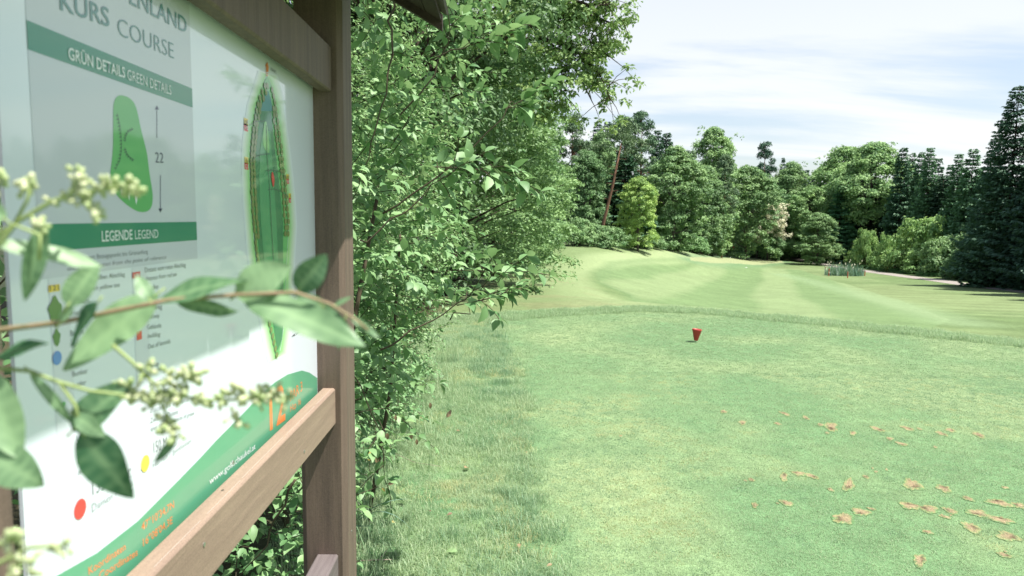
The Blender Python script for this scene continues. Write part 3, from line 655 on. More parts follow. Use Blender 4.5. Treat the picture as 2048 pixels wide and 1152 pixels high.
def cluster_leaves(C, rc, nl, ll, lw, tpl=T_DIA, up=.55, flat=.75, bias=None, cvar=None, r=rng):
    """clusters C (n,3) each with nl leaves on a rough shell"""
    n = len(C); rc = np.broadcast_to(rc, (n,))
    d = rdir(n * nl, r); d[:, 2] = np.where(r.random(n * nl) < .72, np.abs(d[:, 2]), d[:, 2])
    if bias is not None: d = unit(d + np.repeat(bias, nl, 0) * .7)
    p = np.repeat(C, nl, 0) + d * (np.repeat(rc, nl) * r.uniform(.5, 1.06, n * nl))[:, None] * np.array([1, 1, flat])
    nrm = unit(d * .7 + np.array([0, 0, up]) + r.normal(size=d.shape) * .45)
    ax = np.cross(nrm, rdir(n * nl, r)); ax[:, 2] -= .25
    cv = (r.normal(.5, .16, n) if cvar is None else cvar)
    var = np.clip(np.repeat(cv, nl) + r.normal(0, .16, n * nl), 0, 1)
    return leaves(p, ax, nrm, ll * r.uniform(.7, 1.25, n * nl), lw * r.uniform(.7, 1.25, n * nl), tpl, var)

# ------------------------------------------------------------------ tree kinds (unit trees: height 20 m, crown radius ~5 m)
def broad(seed, ncl=250, nl=115, ll=.42, H=20, R=5.2, z0=.05, rc=1.3, low=.7):
    r = np.random.default_rng(seed)
    t = r.random(ncl) ** .8; z = H * (z0 + (1 - z0) * t) - .3
    prof = np.interp(t, [0, .12, .35, .6, .82, 1], [low, .8, 1.0, .93, .62, .12]) * (1 + .18 * np.sin(t * 9 + seed))
    a = r.uniform(0, 6.28, ncl); q = np.sqrt(r.uniform(.25, 1, ncl)) * R * prof * (1 + .2 * np.sin(a * 3 + seed))
    C = np.stack([q * np.cos(a), q * np.sin(a), z], -1)
    b = unit(np.stack([np.cos(a), np.sin(a), np.full(ncl, .3)], -1))
    V_, F_, v_ = cluster_leaves(C, rc * r.uniform(.6, 1.25, ncl), nl, ll, ll * .62, bias=b, r=r)
    # loose shoots beyond the outline
    nt = 60; k = r.integers(0, ncl, nt); e = C[k] + b[k] * rc * 1.3 + r.normal(size=(nt, 3)) * .4
    s2 = cluster_leaves(e, .45, 12, ll * .8, ll * .5, r=r)
    V_, F_, v_ = join([(V_, F_, v_), s2])
    crown = npmesh('crown', V_, F_, [L_tree], {'var': v_})
    tb = MB(); pts = [(0, 0, -.5)]; x = y = 0
    for i_ in range(1, 9): x += r.normal(0, .12); y += r.normal(0, .12); pts.append((x, y, H * .9 * i_ / 8))
    tb.tube(pts, [.32 * (1 - i_ / 9.5) for i_ in range(9)], 8)
    for k in r.choice(ncl, 26, False):
        c = C[k]; zb_ = max(1.5, c[2] * .62); base = Vector((pts[0][0], 0, zb_)); tb.tube([base, base.lerp(Vector(c), .5) + Vector((0, 0, -.3)), Vector(c)], [.13, .08, .03], 5, False)
    trunk = tb.mesh('trunk', M_barkgrey)
    return [('crown', crown, 'stuff'), ('trunk', trunk, None)]
def spruce(seed, H=20, R=3.3, z0=.04, nw=66, ll=.62, nb=11):
    r = np.random.default_rng(seed); P_, A_, N_, Lx, vv = [], [], [], [], []
    br = MB()
    for w in range(nw):
        t = w / nw; z = H * (z0 + (1 - z0) * t) + r.uniform(-.1, .1); rl = (R * 1.08 * (1 - t) ** .85 + .22) * r.uniform(.82, 1.12) + .12
        if t < .12: rl *= .75
        for b_ in range(nb):
            if r.random() < .1: continue
            a = r.uniform(0, 6.28); L = rl * r.uniform(.75, 1.15); lift = -.18 - .25 * (1 - t); d = np.array([math.cos(a), math.sin(a), 0]); side = np.array([-d[1], d[0], 0])
            n = max(4, int(L * 13)); s = np.sqrt(r.uniform(.03, 1, n)); zz = lift * L * np.sin(s * 1.9) + .12 * L * s ** 3
            wd = (.12 + .34 * (1 - s)) * L * .7 * r.uniform(-1, 1, n)
            p = d * (s * L)[:, None] + side * wd[:, None] + np.array([0, 0, 1]) * (z + zz - .12 * np.abs(wd))[:, None]
            P_.append(p); A_.append(d * .8 + side * np.sign(wd)[:, None] * .55 + np.array([0, 0, -.35]) + r.normal(0, .2, (n, 3))); N_.append(np.array([0, 0, 1.]) + r.normal(0, .45, (n, 3)))
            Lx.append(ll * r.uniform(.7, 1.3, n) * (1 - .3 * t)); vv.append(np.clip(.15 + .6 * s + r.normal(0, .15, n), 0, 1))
            if b_ < 3 and t < .7: br.tube([Vector((0, 0, z)), Vector(d * L * .5 + np.array([0, 0, z + lift * L * .8])), Vector(d * L * .9 + np.array([0, 0, z + lift * L * .9]))], [.05, .03, .01], 4, False)
    P_ = np.vstack(P_); L = np.concatenate(Lx)
    # leader
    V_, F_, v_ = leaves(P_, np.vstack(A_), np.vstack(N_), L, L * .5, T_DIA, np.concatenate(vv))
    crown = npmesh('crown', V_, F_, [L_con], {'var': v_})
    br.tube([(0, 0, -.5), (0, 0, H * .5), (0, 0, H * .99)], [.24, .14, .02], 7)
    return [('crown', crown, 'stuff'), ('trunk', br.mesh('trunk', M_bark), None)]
def pine(seed, H=20, R=3.4, z0=.3, ncl=95, nl=90):
    r = np.random.default_rng(seed); t = r.random(ncl); a = r.uniform(0, 6.28, ncl)
    prof = np.interp(t, [0, .3, .7, 1], [.55, 1, .8, .25]); q = R * prof * np.sqrt(r.uniform(.1, 1, ncl)); C = np.stack([q * np.cos(a), q * np.sin(a), H * (z0 + (1 - z0) * t) - .4], -1)
    V_, F_, v_ = cluster_leaves(C, .95 * r.uniform(.6, 1.2, ncl), nl, .5, .17, flat=.55, up=.3, r=r)
    crown = npmesh('crown', V_, F_, [L_con], {'var': v_})
    tb = MB(); tb.tube([(0, 0, -.5), (.1, .05, H * .3), (-.05, 0, H * .7), (0, 0, H * .97)], [.24, .2, .13, .03], 7)
    for k in range(0, ncl, 2):
        c = C[k]; tb.tube([(0, 0, c[2] - .8), tuple(c * np.array([.5, .5, 1]) - np.array([0, 0, .4])), tuple(c)], [.07, .05, .02], 4, False)
    return [('crown', crown, 'stuff'), ('trunk', tb.mesh('trunk', M_barkpine), None)]
def bush(seed, R=2.6, H=3.4, ncl=90, nl=85, ll=.26, mat=None, rc=.75):
    r = np.random.default_rng(seed); a = r.uniform(0, 6.28, ncl); e = np.arcsin(r.uniform(0, 1, ncl) ** .8); q = r.uniform(.45, 1, ncl) ** .5 * (1 + .15 * np.sin(3 * a + seed))
    C = np.stack([q * R * np.cos(e) * np.cos(a), q * R * np.cos(e) * np.sin(a), .25 + q * (H - .4) * np.sin(e)], -1)
    V_, F_, v_ = cluster_leaves(C, rc * r.uniform(.5, 1.2, ncl), nl, ll, ll * .6, r=r, bias=unit(C) * .6)
    cr_ = npmesh('foliage', V_, F_, [mat or L_tree], {'var': v_})
    tb = MB()
    for k in range(0, ncl, 5): c = C[k]; tb.tube([(c[0] * .1, c[1] * .1, -.2), tuple(c * .55), tuple(c * .95)], [.04, .03, .01], 4, False)
    return [('foliage', cr_, 'stuff'), ('stem', tb.mesh('stem', M_bark), None)]
KINDS = {'b': [broad(s) for s in (11, 12, 13, 14)], 's': [spruce(s) for s in (21, 22, 23)], 'p': [pine(s) for s in (31, 32)], 'h': [bush(s) for s in (41, 42, 43)]}
UW = {'b': 5.9 * 2, 's': 3.5 * 2, 'p': 3.9 * 2, 'h': 2.9 * 2}; UH = {'b': 20.6, 's': 20, 'p': 20, 'h': 3.7}
CAT = {'b': 'tree', 's': 'tree', 'p': 'tree', 'h': 'shrub'}; NAME = {'b': 'broadleaf_tree', 's': 'spruce_tree', 'p': 'pine_tree', 'h': 'shrub'}
KINDS['B'] = [broad(16, z0=.36)]; UW['B'] = 11.8; UH['B'] = 20.6; CAT['B'] = 'tree'; NAME['B'] = 'broadleaf_tree'
def place(kind, parts, x, y, w, h, tint, label, group, rz=None, name=None, cat=None, z=None, tilt=None, kh=None):
    root = empty(name or NAME[kind], (x, y, terp(x, y) - .1 if z is None else z), label, cat or CAT[kind], group, rz if rz is not None else random.uniform(0, 6.28),
                 (w / UW[kind], w / UW[kind], h / UH[kind]))
    if tilt: root.rotation_euler = tilt
    for n, me, kd in parts:
        o = obj(n, me, root, kd)
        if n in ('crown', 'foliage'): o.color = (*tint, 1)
    return root
def tree(kind, v, px, ptop, wpx, Y, tint, label, group, **k):
    """a tree at distance Y whose crown centre stands at column px, its top at row ptop"""
    if px > 1640 and kind != 'S' and px != 1683:
        rt = at(px, 500, 1)[0]; yy_ = np.linspace(60, 190, 400); c_ = np.interp(yy_, [q[1] for q in PC], [q[0] for q in PC]) + 9; Y = max(Y, yy_[np.argmax(rt * yy_ > c_)] + 6 + (Y % 7))
    top = at(px, ptop, Y); x = top[0]; z0 = terp(x, Y) - .1
    return place(kind, KINDS[kind][v % len(KINDS[kind])], x, Y, wpx / F * Y * {'b': 1.22, 's': 1.25}.get(kind, 1.05), top[2] - z0, tint, label, group, **k)
G1, G2, G3 = 'trees of the forest edge left of the green', 'trees of the forest edge behind the green', 'conifers on the right of the fairway'
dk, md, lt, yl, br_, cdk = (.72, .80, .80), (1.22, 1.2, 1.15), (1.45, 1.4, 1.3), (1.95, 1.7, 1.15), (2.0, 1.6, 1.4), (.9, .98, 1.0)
T = tree
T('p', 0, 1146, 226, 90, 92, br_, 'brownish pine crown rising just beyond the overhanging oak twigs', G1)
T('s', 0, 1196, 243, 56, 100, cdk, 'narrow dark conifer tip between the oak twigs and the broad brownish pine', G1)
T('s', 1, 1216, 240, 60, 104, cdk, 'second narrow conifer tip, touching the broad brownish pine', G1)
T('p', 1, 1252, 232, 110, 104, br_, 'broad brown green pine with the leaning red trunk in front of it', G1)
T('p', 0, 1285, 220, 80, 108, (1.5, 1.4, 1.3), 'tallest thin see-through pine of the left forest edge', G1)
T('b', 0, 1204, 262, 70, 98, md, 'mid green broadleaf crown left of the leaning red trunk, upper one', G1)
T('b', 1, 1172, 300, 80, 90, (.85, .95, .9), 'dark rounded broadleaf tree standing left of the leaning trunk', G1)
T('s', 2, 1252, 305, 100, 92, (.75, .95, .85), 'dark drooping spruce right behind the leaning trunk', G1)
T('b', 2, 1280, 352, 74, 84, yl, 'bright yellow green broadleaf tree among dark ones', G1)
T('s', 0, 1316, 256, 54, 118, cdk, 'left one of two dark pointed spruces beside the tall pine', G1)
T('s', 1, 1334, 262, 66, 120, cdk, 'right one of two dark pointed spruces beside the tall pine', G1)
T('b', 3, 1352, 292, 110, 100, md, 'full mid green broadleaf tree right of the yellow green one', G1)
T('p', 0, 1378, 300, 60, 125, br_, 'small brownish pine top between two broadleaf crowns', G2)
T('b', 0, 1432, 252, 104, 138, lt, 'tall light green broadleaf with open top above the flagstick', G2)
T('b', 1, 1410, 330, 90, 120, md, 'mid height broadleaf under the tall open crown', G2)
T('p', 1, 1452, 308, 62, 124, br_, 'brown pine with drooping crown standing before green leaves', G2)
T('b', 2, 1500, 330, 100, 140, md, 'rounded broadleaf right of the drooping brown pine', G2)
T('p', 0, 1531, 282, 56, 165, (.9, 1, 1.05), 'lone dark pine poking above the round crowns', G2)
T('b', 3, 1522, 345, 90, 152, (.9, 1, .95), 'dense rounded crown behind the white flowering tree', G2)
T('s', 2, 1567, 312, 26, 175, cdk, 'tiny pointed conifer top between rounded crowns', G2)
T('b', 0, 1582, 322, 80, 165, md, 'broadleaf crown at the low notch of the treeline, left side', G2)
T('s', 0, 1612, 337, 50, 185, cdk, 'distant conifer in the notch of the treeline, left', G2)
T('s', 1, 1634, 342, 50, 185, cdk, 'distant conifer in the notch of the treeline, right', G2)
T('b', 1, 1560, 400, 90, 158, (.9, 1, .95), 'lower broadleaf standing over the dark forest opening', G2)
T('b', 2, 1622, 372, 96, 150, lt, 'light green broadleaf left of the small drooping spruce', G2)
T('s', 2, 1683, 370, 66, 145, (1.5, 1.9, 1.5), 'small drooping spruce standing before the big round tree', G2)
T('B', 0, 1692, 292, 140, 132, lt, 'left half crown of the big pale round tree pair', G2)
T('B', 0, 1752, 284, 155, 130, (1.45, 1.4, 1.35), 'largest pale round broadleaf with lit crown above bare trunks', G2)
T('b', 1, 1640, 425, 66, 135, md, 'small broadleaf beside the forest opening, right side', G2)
for k, (px, pt, wp, Y) in enumerate(((1808, 291, 54, 128), (1826, 302, 46, 134), (1845, 300, 50, 130), (1862, 291, 54, 120), (1880, 313, 44, 128), (1902, 326, 46, 124), (1919, 304, 56, 112), (1948, 294, 70, 98), (1935, 345, 60, 90), (1968, 330, 70, 88), (1900, 380, 56, 118), (1840, 370, 60, 126))):
    T('s', k, px, pt, wp, Y, (1.5, 1.6, 1.35) if k not in (0, 4) else (.95, 1.1, 1.0),
      ['first spruce right of the big pale round tree', 'second spruce right of the pale round tree, lower tipped', 'spruce between two taller tips right of the pale round tree', 'tallest slim spruce tip over the round bright bush',
       'small dark spruce tip right of the tallest slim one', 'lowest spruce tip in the middle of the conifer row', 'spruce with lit left side right of the lowest tip', 'tall spruce adjoining the huge dark spruce',
       'lower spruce in front of the conifer row', 'spruce half hidden behind the huge dark spruce', 'short spruce filling the row under the lowest tip', 'short spruce filling the row above the bright bushes'][k], G3)
# huge dark spruces at the right edge
KINDS['S'] = [spruce(51, 20, 4.2, .02, 84, .42, 15), spruce(52, 20, 4.2, .02, 84, .42, 15)]; UW['S'] = 8.6; UH['S'] = 20; CAT['S'] = 'tree'; NAME['S'] = 'spruce_tree'
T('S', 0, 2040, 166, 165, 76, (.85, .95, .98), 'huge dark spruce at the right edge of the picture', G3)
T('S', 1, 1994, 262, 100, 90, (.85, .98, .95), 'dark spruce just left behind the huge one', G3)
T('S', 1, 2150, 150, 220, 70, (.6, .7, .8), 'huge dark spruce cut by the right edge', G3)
for k, (x, y) in enumerate(((50.8, 50), (52.8, 58), (55.2, 66.5))):      # beyond the right edge of the picture, their shadows reach the fairway
    place('S', KINDS['S'][k % 2], x, y, 10.5, 25, (.62, .72, .8), ('nearest', 'middle', 'farthest')[k] + ' huge spruce of the row beyond the right edge of the picture', G3)
# the leaning red trunk
b0, b1 = G(1207, 440), None
Yl = 81; pa, pb = at(1207, 446, Yl), at(1243, 286, Yl)
lt_ = empty('leaning_pine', tuple(pa), 'leaning bare reddish pine trunk slanting to the right before dark trees', 'tree')
tb = MB().tube([(0, 0, -3), (0, 0, 0), tuple((pb - pa) * .5 + np.array([.1, 0, 0])), tuple(pb - pa)], [.19, .18, .15, .08], 8)
for k in range(7):
    t = .3 + .1 * k; p = (pb - pa) * t; tb.tube([tuple(p), tuple(p + np.array([random.choice((-1, 1)) * random.uniform(.4, 1.0), random.uniform(-.3, .3), random.uniform(-.1, .3)]))], [.04, .015], 4, False)
tb.obj('trunk', M_barkpine, lt_, True)
r_ = np.random.default_rng(5); Cc = (pb - pa) + r_.normal(0, 1, (26, 3)) * np.array([1.6, 1.3, 1.1]) + np.array([.3, 0, .9]); v_, f_, a_ = cluster_leaves(Cc, .75, 60, .4, .1, flat=.5, up=.3, r=r_)
o = obj('crown', npmesh('crown', v_, f_, [L_con], {'var': a_}), lt_, 'stuff'); o.color = (1.7, 1.35, 1.1, 1)
# white flowering tree
ft = T('b', 2, 1540, 405, 62, 146, (.9, 1, .95), 'tree with a lower side covered in creamy white blossom', G2, name='flowering_tree')
r_ = np.random.default_rng(6); C_ = []
for k in range(56):
    p = at(r_.uniform(1506, 1572), r_.uniform(410, 482), 141.6 + r_.uniform(-.8, .8)); C_.append(p)
C_ = np.array(C_); dr = np.repeat(C_, 3, 0) + r_.normal(0, .5, (168, 3)) * np.array([1, .4, .7])
v_, f_, a_ = cluster_leaves(dr, .5, 16, .5, .16, flat=.6, r=r_)
inv = np.array(Matrix.LocRotScale(ft.location, ft.rotation_euler, ft.scale).inverted())
v_ = v_ @ inv[:3, :3].T + inv[:3, 3]
obj('blossom', npmesh('blossom', v_, f_, [L_blossom], {'var': a_}), ft, 'stuff')
# deeper rows, seen only between and above the front trees
n = 0
for (p0, p1, Y, cnt, kd, top) in ((1100, 1400, 118, 12, 'sb', 330), (1380, 1660, 186, 14, 'bs', 352), (1640, 2060, 146, 17, 's', 345), (1560, 1900, 170, 12, 'sb', 365), (1880, 2200, 100, 9, 's', 330)):
    for k in range(cnt):
        px = p0 + (p1 - p0) * (k + random.uniform(.2, .8)) / cnt
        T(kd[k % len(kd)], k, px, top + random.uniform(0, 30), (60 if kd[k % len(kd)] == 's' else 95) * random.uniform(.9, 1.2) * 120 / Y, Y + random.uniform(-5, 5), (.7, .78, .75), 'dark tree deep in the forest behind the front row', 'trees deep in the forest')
for k, px in enumerate((1445, 1466, 1488, 1512, 1536, 1556)):
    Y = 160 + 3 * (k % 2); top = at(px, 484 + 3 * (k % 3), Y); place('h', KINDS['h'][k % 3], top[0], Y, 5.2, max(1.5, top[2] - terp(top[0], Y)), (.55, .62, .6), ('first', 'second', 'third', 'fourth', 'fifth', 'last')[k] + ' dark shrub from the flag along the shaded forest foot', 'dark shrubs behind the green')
# bare trunks in the conifer wood under the big pale tree
G4 = 'bare trunks under the big pale tree'
tkm = MB().tube([(0, 0, -1), (0, 0, 5), (.08, 0, 11)], [.17, .15, .12], 7).mesh('trunk', M_barkgrey)
for k, px in enumerate((1750, 1755, 1761, 1768, 1774, 1786, 1795, 1802, 1816)):
    p = at(px, 480, 148 + (k * 37 % 5)); o = obj('bare_trunk', tkm); o.location = (p[0], p[1], terp(p[0], p[1]) - .2); o.scale = (1 + .5 * (k % 3 == 1),) * 2 + (1.0,)
    prop(o, ('first', 'second', 'third', 'fourth', 'fifth', 'sixth', 'seventh', 'eighth', 'last')[k] + ' slim bare trunk from the left in the dark wood under the pale tree', 'tree trunk', G4)
# shrubs along the edges
G5, G6 = 'shrubs before the left forest edge', 'bright shrubs beyond the path'
def sh(px, pt, pb, wpx, Y, tint, label, g, v=0):
    if g == G6 or 'verge' in g:
        rt = (at(px, 500, 1)[0]); yy_ = np.linspace(60, 170, 300); c_ = np.interp(yy_, [q[1] for q in PC], [q[0] for q in PC]) + 2.4 + wpx / F * yy_ * .5; Y = max(Y, yy_[np.argmax(rt * yy_ > c_)])
    top = at(px, pt, Y)
    z0 = terp(top[0], Y) - .15
    return place('h', KINDS['h'][v % 3], top[0], Y, wpx / F * Y, max(top[2] - z0, .8), tint, label, g)
pale = (1.35, 1.3, 1.35)
for k, (px, pt, w, Y, lab) in enumerate(((1150, 432, 90, 76, 'leftmost grey green shrub at the top of the bank'), (1185, 448, 80, 79, 'second grey green shrub along the top of the bank'), (1216, 448, 84, 79, 'shrub at the foot of the leaning red trunk'), (1256, 455, 84, 90, 'low shrub under the yellow green tree, left side'), (1294, 462, 76, 94, 'low shrub under the yellow green tree, right side'), (1325, 470, 60, 98, 'small low shrub right of the yellow green tree'),
     (1390, 468, 70, 112, 'spiky shrub at the foot of the full green tree'), (1420, 476, 60, 122, 'low shrub nearest to the red flag'), (1355, 474, 70, 104, 'low shrub below the full mid green tree'))):
    sh(px, pt, 500, w, Y, pale if k < 6 else (1.15, 1.25, 1.15), lab, G5, k)
for k, (px, pt, w, Y, lab) in enumerate(((1655, 470, 62, 120, 'yellowish shrub left of the bright row, by the dark opening'), (1690, 487, 80, 112, 'first bright shrub behind the reed bed'), (1735, 484, 90, 108, 'second bright shrub behind the reed bed, right of centre'), (1780, 482, 90, 104, 'bright shrub left of the big round bush'), (1735, 452, 50, 122, 'small pale sapling bush in front of the bare trunks'),
     (1778, 462, 40, 118, 'small upright bright sapling over the shrub row'), (1815, 470, 90, 100, 'bright shrub merging into the big round bush'), (1852, 424, 120, 102, 'big round bright bush rising highest beyond the path'), (1895, 462, 110, 92, 'big grey green bush right of the highest bush'), (1940, 470, 90, 88, 'shaded bush at the left foot of the huge spruce'), (1850, 500, 80, 94, 'low shrub under the highest bright bush'),
     (1985, 505, 90, 82, 'dark shrub under the huge spruce, left'), (2035, 515, 90, 76, 'dark shrub under the huge spruce, right'), (1925, 515, 80, 88, 'low dark shrub by the path in shade'), (1620, 470, 50, 140, 'dark shrub beside the forest opening'))):
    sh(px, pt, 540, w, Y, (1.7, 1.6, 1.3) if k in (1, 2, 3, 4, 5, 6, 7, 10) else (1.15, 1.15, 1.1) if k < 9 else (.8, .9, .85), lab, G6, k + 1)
for k in range(9):                                   # low hedge of ground plants beyond the path
    px = 1728 + k * 17; sh(px, 531 + k * 2.1, 560, 30, 60, (.95, 1.2, 1), 'low dark green plant in the verge beyond the path, ' + ('leftmost', 'second from the left', 'third from the left', 'fourth from the left', 'middle one', 'fourth from the right', 'third from the right', 'second from the right', 'rightmost')[k], 'low plants along the far verge of the path', k)
# ------------------------------------------------------------------ trees and shrubs along the left side
def neartree(seed, H, R, ncl, nl, ll, z0=.03, rc=.62):
    r = np.random.default_rng(seed); t = r.random(ncl); z = H * (z0 + (1 - z0) * t)
    prof = np.interp(t, [0, .1, .4, .75, 1], [.75, .95, 1.0, .8, .25]); a = r.uniform(0, 6.28, ncl)
    q = r.uniform(.35, 1, ncl) ** .5 * R * prof * (1 + .12 * np.sin(a * 3 + seed) + .10 * np.sin(t * 17 + a * 2))
    C = np.stack([q * np.cos(a), q * np.sin(a), z], -1); b = unit(np.stack([np.cos(a), np.sin(a), np.full(ncl, .25)], -1))
    A_ = cluster_leaves(C, rc * r.uniform(.5, 1.2, ncl), nl, ll, ll * .6, bias=b * .7, r=r, flat=.6)
    k = r.integers(0, ncl, ncl // 2); k = k[C[k][:, 2] > H * .2]; nt = len(k); e = C[k] + b[k] * rc * r.uniform(.8, 1.5, (nt, 1)) + r.normal(size=(nt, 3)) * .25
    V_, F_, v_ = join([A_, cluster_leaves(e, .22, 16, ll, ll * .55, r=r)])
    tb = MB(); tb.tube([(0, 0, -.5), (.1, 0, H * .3), (-.1, .1, H * .6), (0, 0, H * .92)], [.2, .16, .1, .02], 8)
    for k in range(0, ncl, 6):
        c = C[k]; tb.tube([(0, 0, max(.4, c[2] * .6)), tuple(c * np.array([.5, .5, .85])), tuple(c)], [.05, .03, .01], 5, False)
    return [('crown', npmesh('crown', V_, F_, [L_tree], {'var': v_}), 'stuff'), ('trunk', tb.mesh('trunk', M_bark), None)]
NT = [neartree(61, 12, 3.2, 330, 120, .13), neartree(62, 9, 3.0, 330, 120, .12), neartree(63, 11, 3.2, 300, 110, .15), neartree(64, 9, 3.0, 300, 110, .12, z0=.36)]
KINDS['n'] = NT; UW['n'] = 6.4; UH['n'] = 12; CAT['n'] = 'tree'; NAME['n'] = 'broadleaf_tree'
G7 = 'broadleaf trees in the hedgerow left of the fairway'
for (v, x, y, w, h, tint, lab) in ((3, -1.9, 12.4, 5.6, 11, (.58, .66, .62), 'overarching tree whose high crown with shade-tinted leaves covers the dark hollow behind the dogwood'), (0, -3.6, 14.6, 6.0, 11, (.55, .62, .58), 'dense tree right behind the big dogwood, leaves tinted dark for the shaded hollow'), (1, -1.5, 19.5, 6.4, 9, (1.2, 1.2, 1.15), 'leafy tree under the overhanging oak branch, casting shadow on the grass'),  # tints of the first two darkened: the hollow's shade painted into their leaves
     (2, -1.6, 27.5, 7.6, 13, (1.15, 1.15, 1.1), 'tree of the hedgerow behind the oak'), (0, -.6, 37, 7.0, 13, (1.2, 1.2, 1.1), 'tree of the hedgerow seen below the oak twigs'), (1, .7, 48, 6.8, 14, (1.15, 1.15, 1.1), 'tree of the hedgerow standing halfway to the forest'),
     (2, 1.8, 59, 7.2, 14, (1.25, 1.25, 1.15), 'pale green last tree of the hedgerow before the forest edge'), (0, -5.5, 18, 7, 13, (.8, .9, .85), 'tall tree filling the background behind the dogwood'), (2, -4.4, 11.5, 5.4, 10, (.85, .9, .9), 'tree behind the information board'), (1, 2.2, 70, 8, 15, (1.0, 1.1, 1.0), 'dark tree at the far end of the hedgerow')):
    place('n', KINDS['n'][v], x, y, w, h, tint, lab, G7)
# the oak and its overhanging branch
oak = empty('oak_tree', (-1.9, 22, terp(-1.9, 22) - .1), 'tall oak whose twigs hang over the fairway against the sky', 'tree')
ol = np.array(oak.location); r_ = np.random.default_rng(77)
bm_ = MB(); bm_.tube([(0, 0, -.5), (.1, -.2, 3), (0, -.5, 7), (.2, -.4, 13)], [.34, .3, .24, .1], 10)
cls = []
for k in range(240):                                 # main crown
    a = r_.uniform(0, 6.28); q = r_.uniform(.3, 1) ** .5 * 3.4; cls.append((-1.9 + q * math.cos(a), 21 + q * math.sin(a), r_.uniform(4, 16)))
def limb(P_, r0, r1):
    n = len(P_); bm_.tube([Vector(p) - oak.location for p in P_], [r0 + (r1 - r0) * i_ / (n - 1) for i_ in range(n)], 6, False)
tips = []
for (pts_, Y0_, Y1_, r0, r1) in (([(880, 110), (950, 62), (1040, 42), (1065, 15), (1130, -5), (1200, -25)], 19, 16.5, .11, .03), ([(900, 75), (980, 72), (1060, 52), (1110, 55), (1170, 75), (1215, 110)], 19, 16.5, .07, .012), ([(940, 62), (1020, 78), (1090, 78), (1140, 120), (1165, 165), (1185, 205)], 18.5, 16.5, .06, .01),
        ([(1060, 55), (1110, 30), (1170, 28), (1220, 45), (1250, 40)], 17.5, 16.4, .05, .01), ([(1090, 78), (1150, 100), (1200, 150), (1222, 200)], 17.4, 16.3, .035, .008), ([(1130, -5), (1180, 10), (1225, 8)], 16.9, 16.2, .04, .01), ([(960, 100), (1040, 110), (1090, 130), (1110, 165)], 18.5, 17, .05, .01), ([(1150, 100), (1130, 150), (1120, 190)], 17.2, 16.7, .02, .006), ([(1060, 15), (1075, -30), (1140, -70)], 17.8, 17, .05, .02)):
    P_ = [at(px, py, Y0_ + (Y1_ - Y0_) * i_ / (len(pts_) - 1)) for i_, (px, py) in enumerate(pts_)]; limb(P_, r0, r1); P_ = np.array(P_)
    for s in range(26):
        i_ = r_.integers(1, len(P_)); t = r_.random(); p = P_[i_ - 1] * (1 - t) + P_[i_] * t; e = p + r_.normal(0, 1, 3) * np.array([.42, .5, .38]) + np.array([.1, 0, -.08]); tips.append(e)
        limb([p, (p + e) / 2 + np.array([0, 0, .06]), e], .012, .004)
def pxc(px, py, Y, s, n):
    for _ in range(n): tips.append(at(px + r_.normal(0, s), py + r_.normal(0, s), Y + r_.normal(0, .3)))
for (px, py, s, n) in ((1150, 30, 22, 34), (1110, 10, 26, 30), (1180, 70, 16, 22), (1200, 110, 14, 14), (1180, 150, 15, 14), (1215, 190, 13, 12), (1225, 95, 9, 7), (1243, 45, 7, 5), (1130, 110, 20, 14), (1150, 150, 16, 8), (1060, 120, 22, 26), (1080, 170, 20, 22), (1030, 150, 26, 26), (1200, 20, 12, 12), (1125, 205, 8, 4), (1015, 15, 30, 10), (1090, 220, 16, 14), (1050, 200, 20, 20), (960, 30, 30, 14)):
    pxc(px, py, 17, s, n)
oa = cluster_leaves(np.array(tips), .16 * r_.uniform(.6, 1.3, len(tips)), 24, .12, .065, tpl=T_DIA, r=r_, flat=.8)
ob = cluster_leaves(np.array(cls), .6, 90, .14, .08, r=r_, flat=.6)
v_, f_, a_ = join([oa, ob]); v_ = v_ - ol
o = obj('crown', npmesh('crown', v_, f_, [L_tree], {'var': a_}), oak, 'stuff'); o.color = (1.45, 1.3, 1.1, 1)
bm_.obj('trunk', M_bark, oak, True)
# ---- leafy shrubs with real leaves on twigs
def twigs(P_, D_, n, L, gap, r, droop=.25, leafL=.06):
    """leaf pairs along n twigs starting at P_ towards D_; returns leaf arrays and twig polylines"""
    base, ax, nr_, ln, lines = [], [], [], [], []
    for p, d in zip(P_, D_):
        l = L * r.uniform(.6, 1.3); k = max(2, int(l / gap)); d = d / np.linalg.norm(d); pts_ = [p]; q = p.copy(); dd = d.copy()
        for j_ in range(k):
            dd = dd + r.normal(0, .09, 3) + np.array([0, 0, -.05]); dd /= np.linalg.norm(dd); q = q + dd * gap; pts_.append(q.copy())
            s = np.cross(dd, [0, 0, 1.]); s /= np.linalg.norm(s) + 1e-6; u = np.cross(s, dd); rot = r.uniform(-.5, .5) + (j_ % 2) * .9
            w = s * math.cos(rot) + u * math.sin(rot)
            for sg in (-1, 1):
                base.append(q + w * sg * .006); ax.append(w * sg * r.uniform(.7, 1.1) + dd * r.uniform(.3, .8) + np.array([0, 0, -droop * r.uniform(.2, 1.6)])); nr_.append(np.array([.25, -.1, 1.]) + r.normal(0, .38, 3)); ln.append(leafL * r.uniform(.6, 1.25) * (1 - .25 * (j_ / k)))
        base.append(q); ax.append(dd + np.array([0, 0, -.2])); nr_.append(np.array([.2, -.1, 1.]) + r.normal(0, .3, 3)); ln.append(leafL * r.uniform(.5, .9)); lines.append(pts_)
    return np.array(base), np.array(ax), np.array(nr_), np.array(ln), lines
def leafproto(name, mat, tint):
    res = []
    for v in (.15, .32, .5, .68, .85):
        TV, TF = T_DOG; V_ = TV * np.array([1, .62, 1]); res.append(npmesh(name, V_, TF, [mat], {'var': np.full(len(V_), v)}, True))
    return res
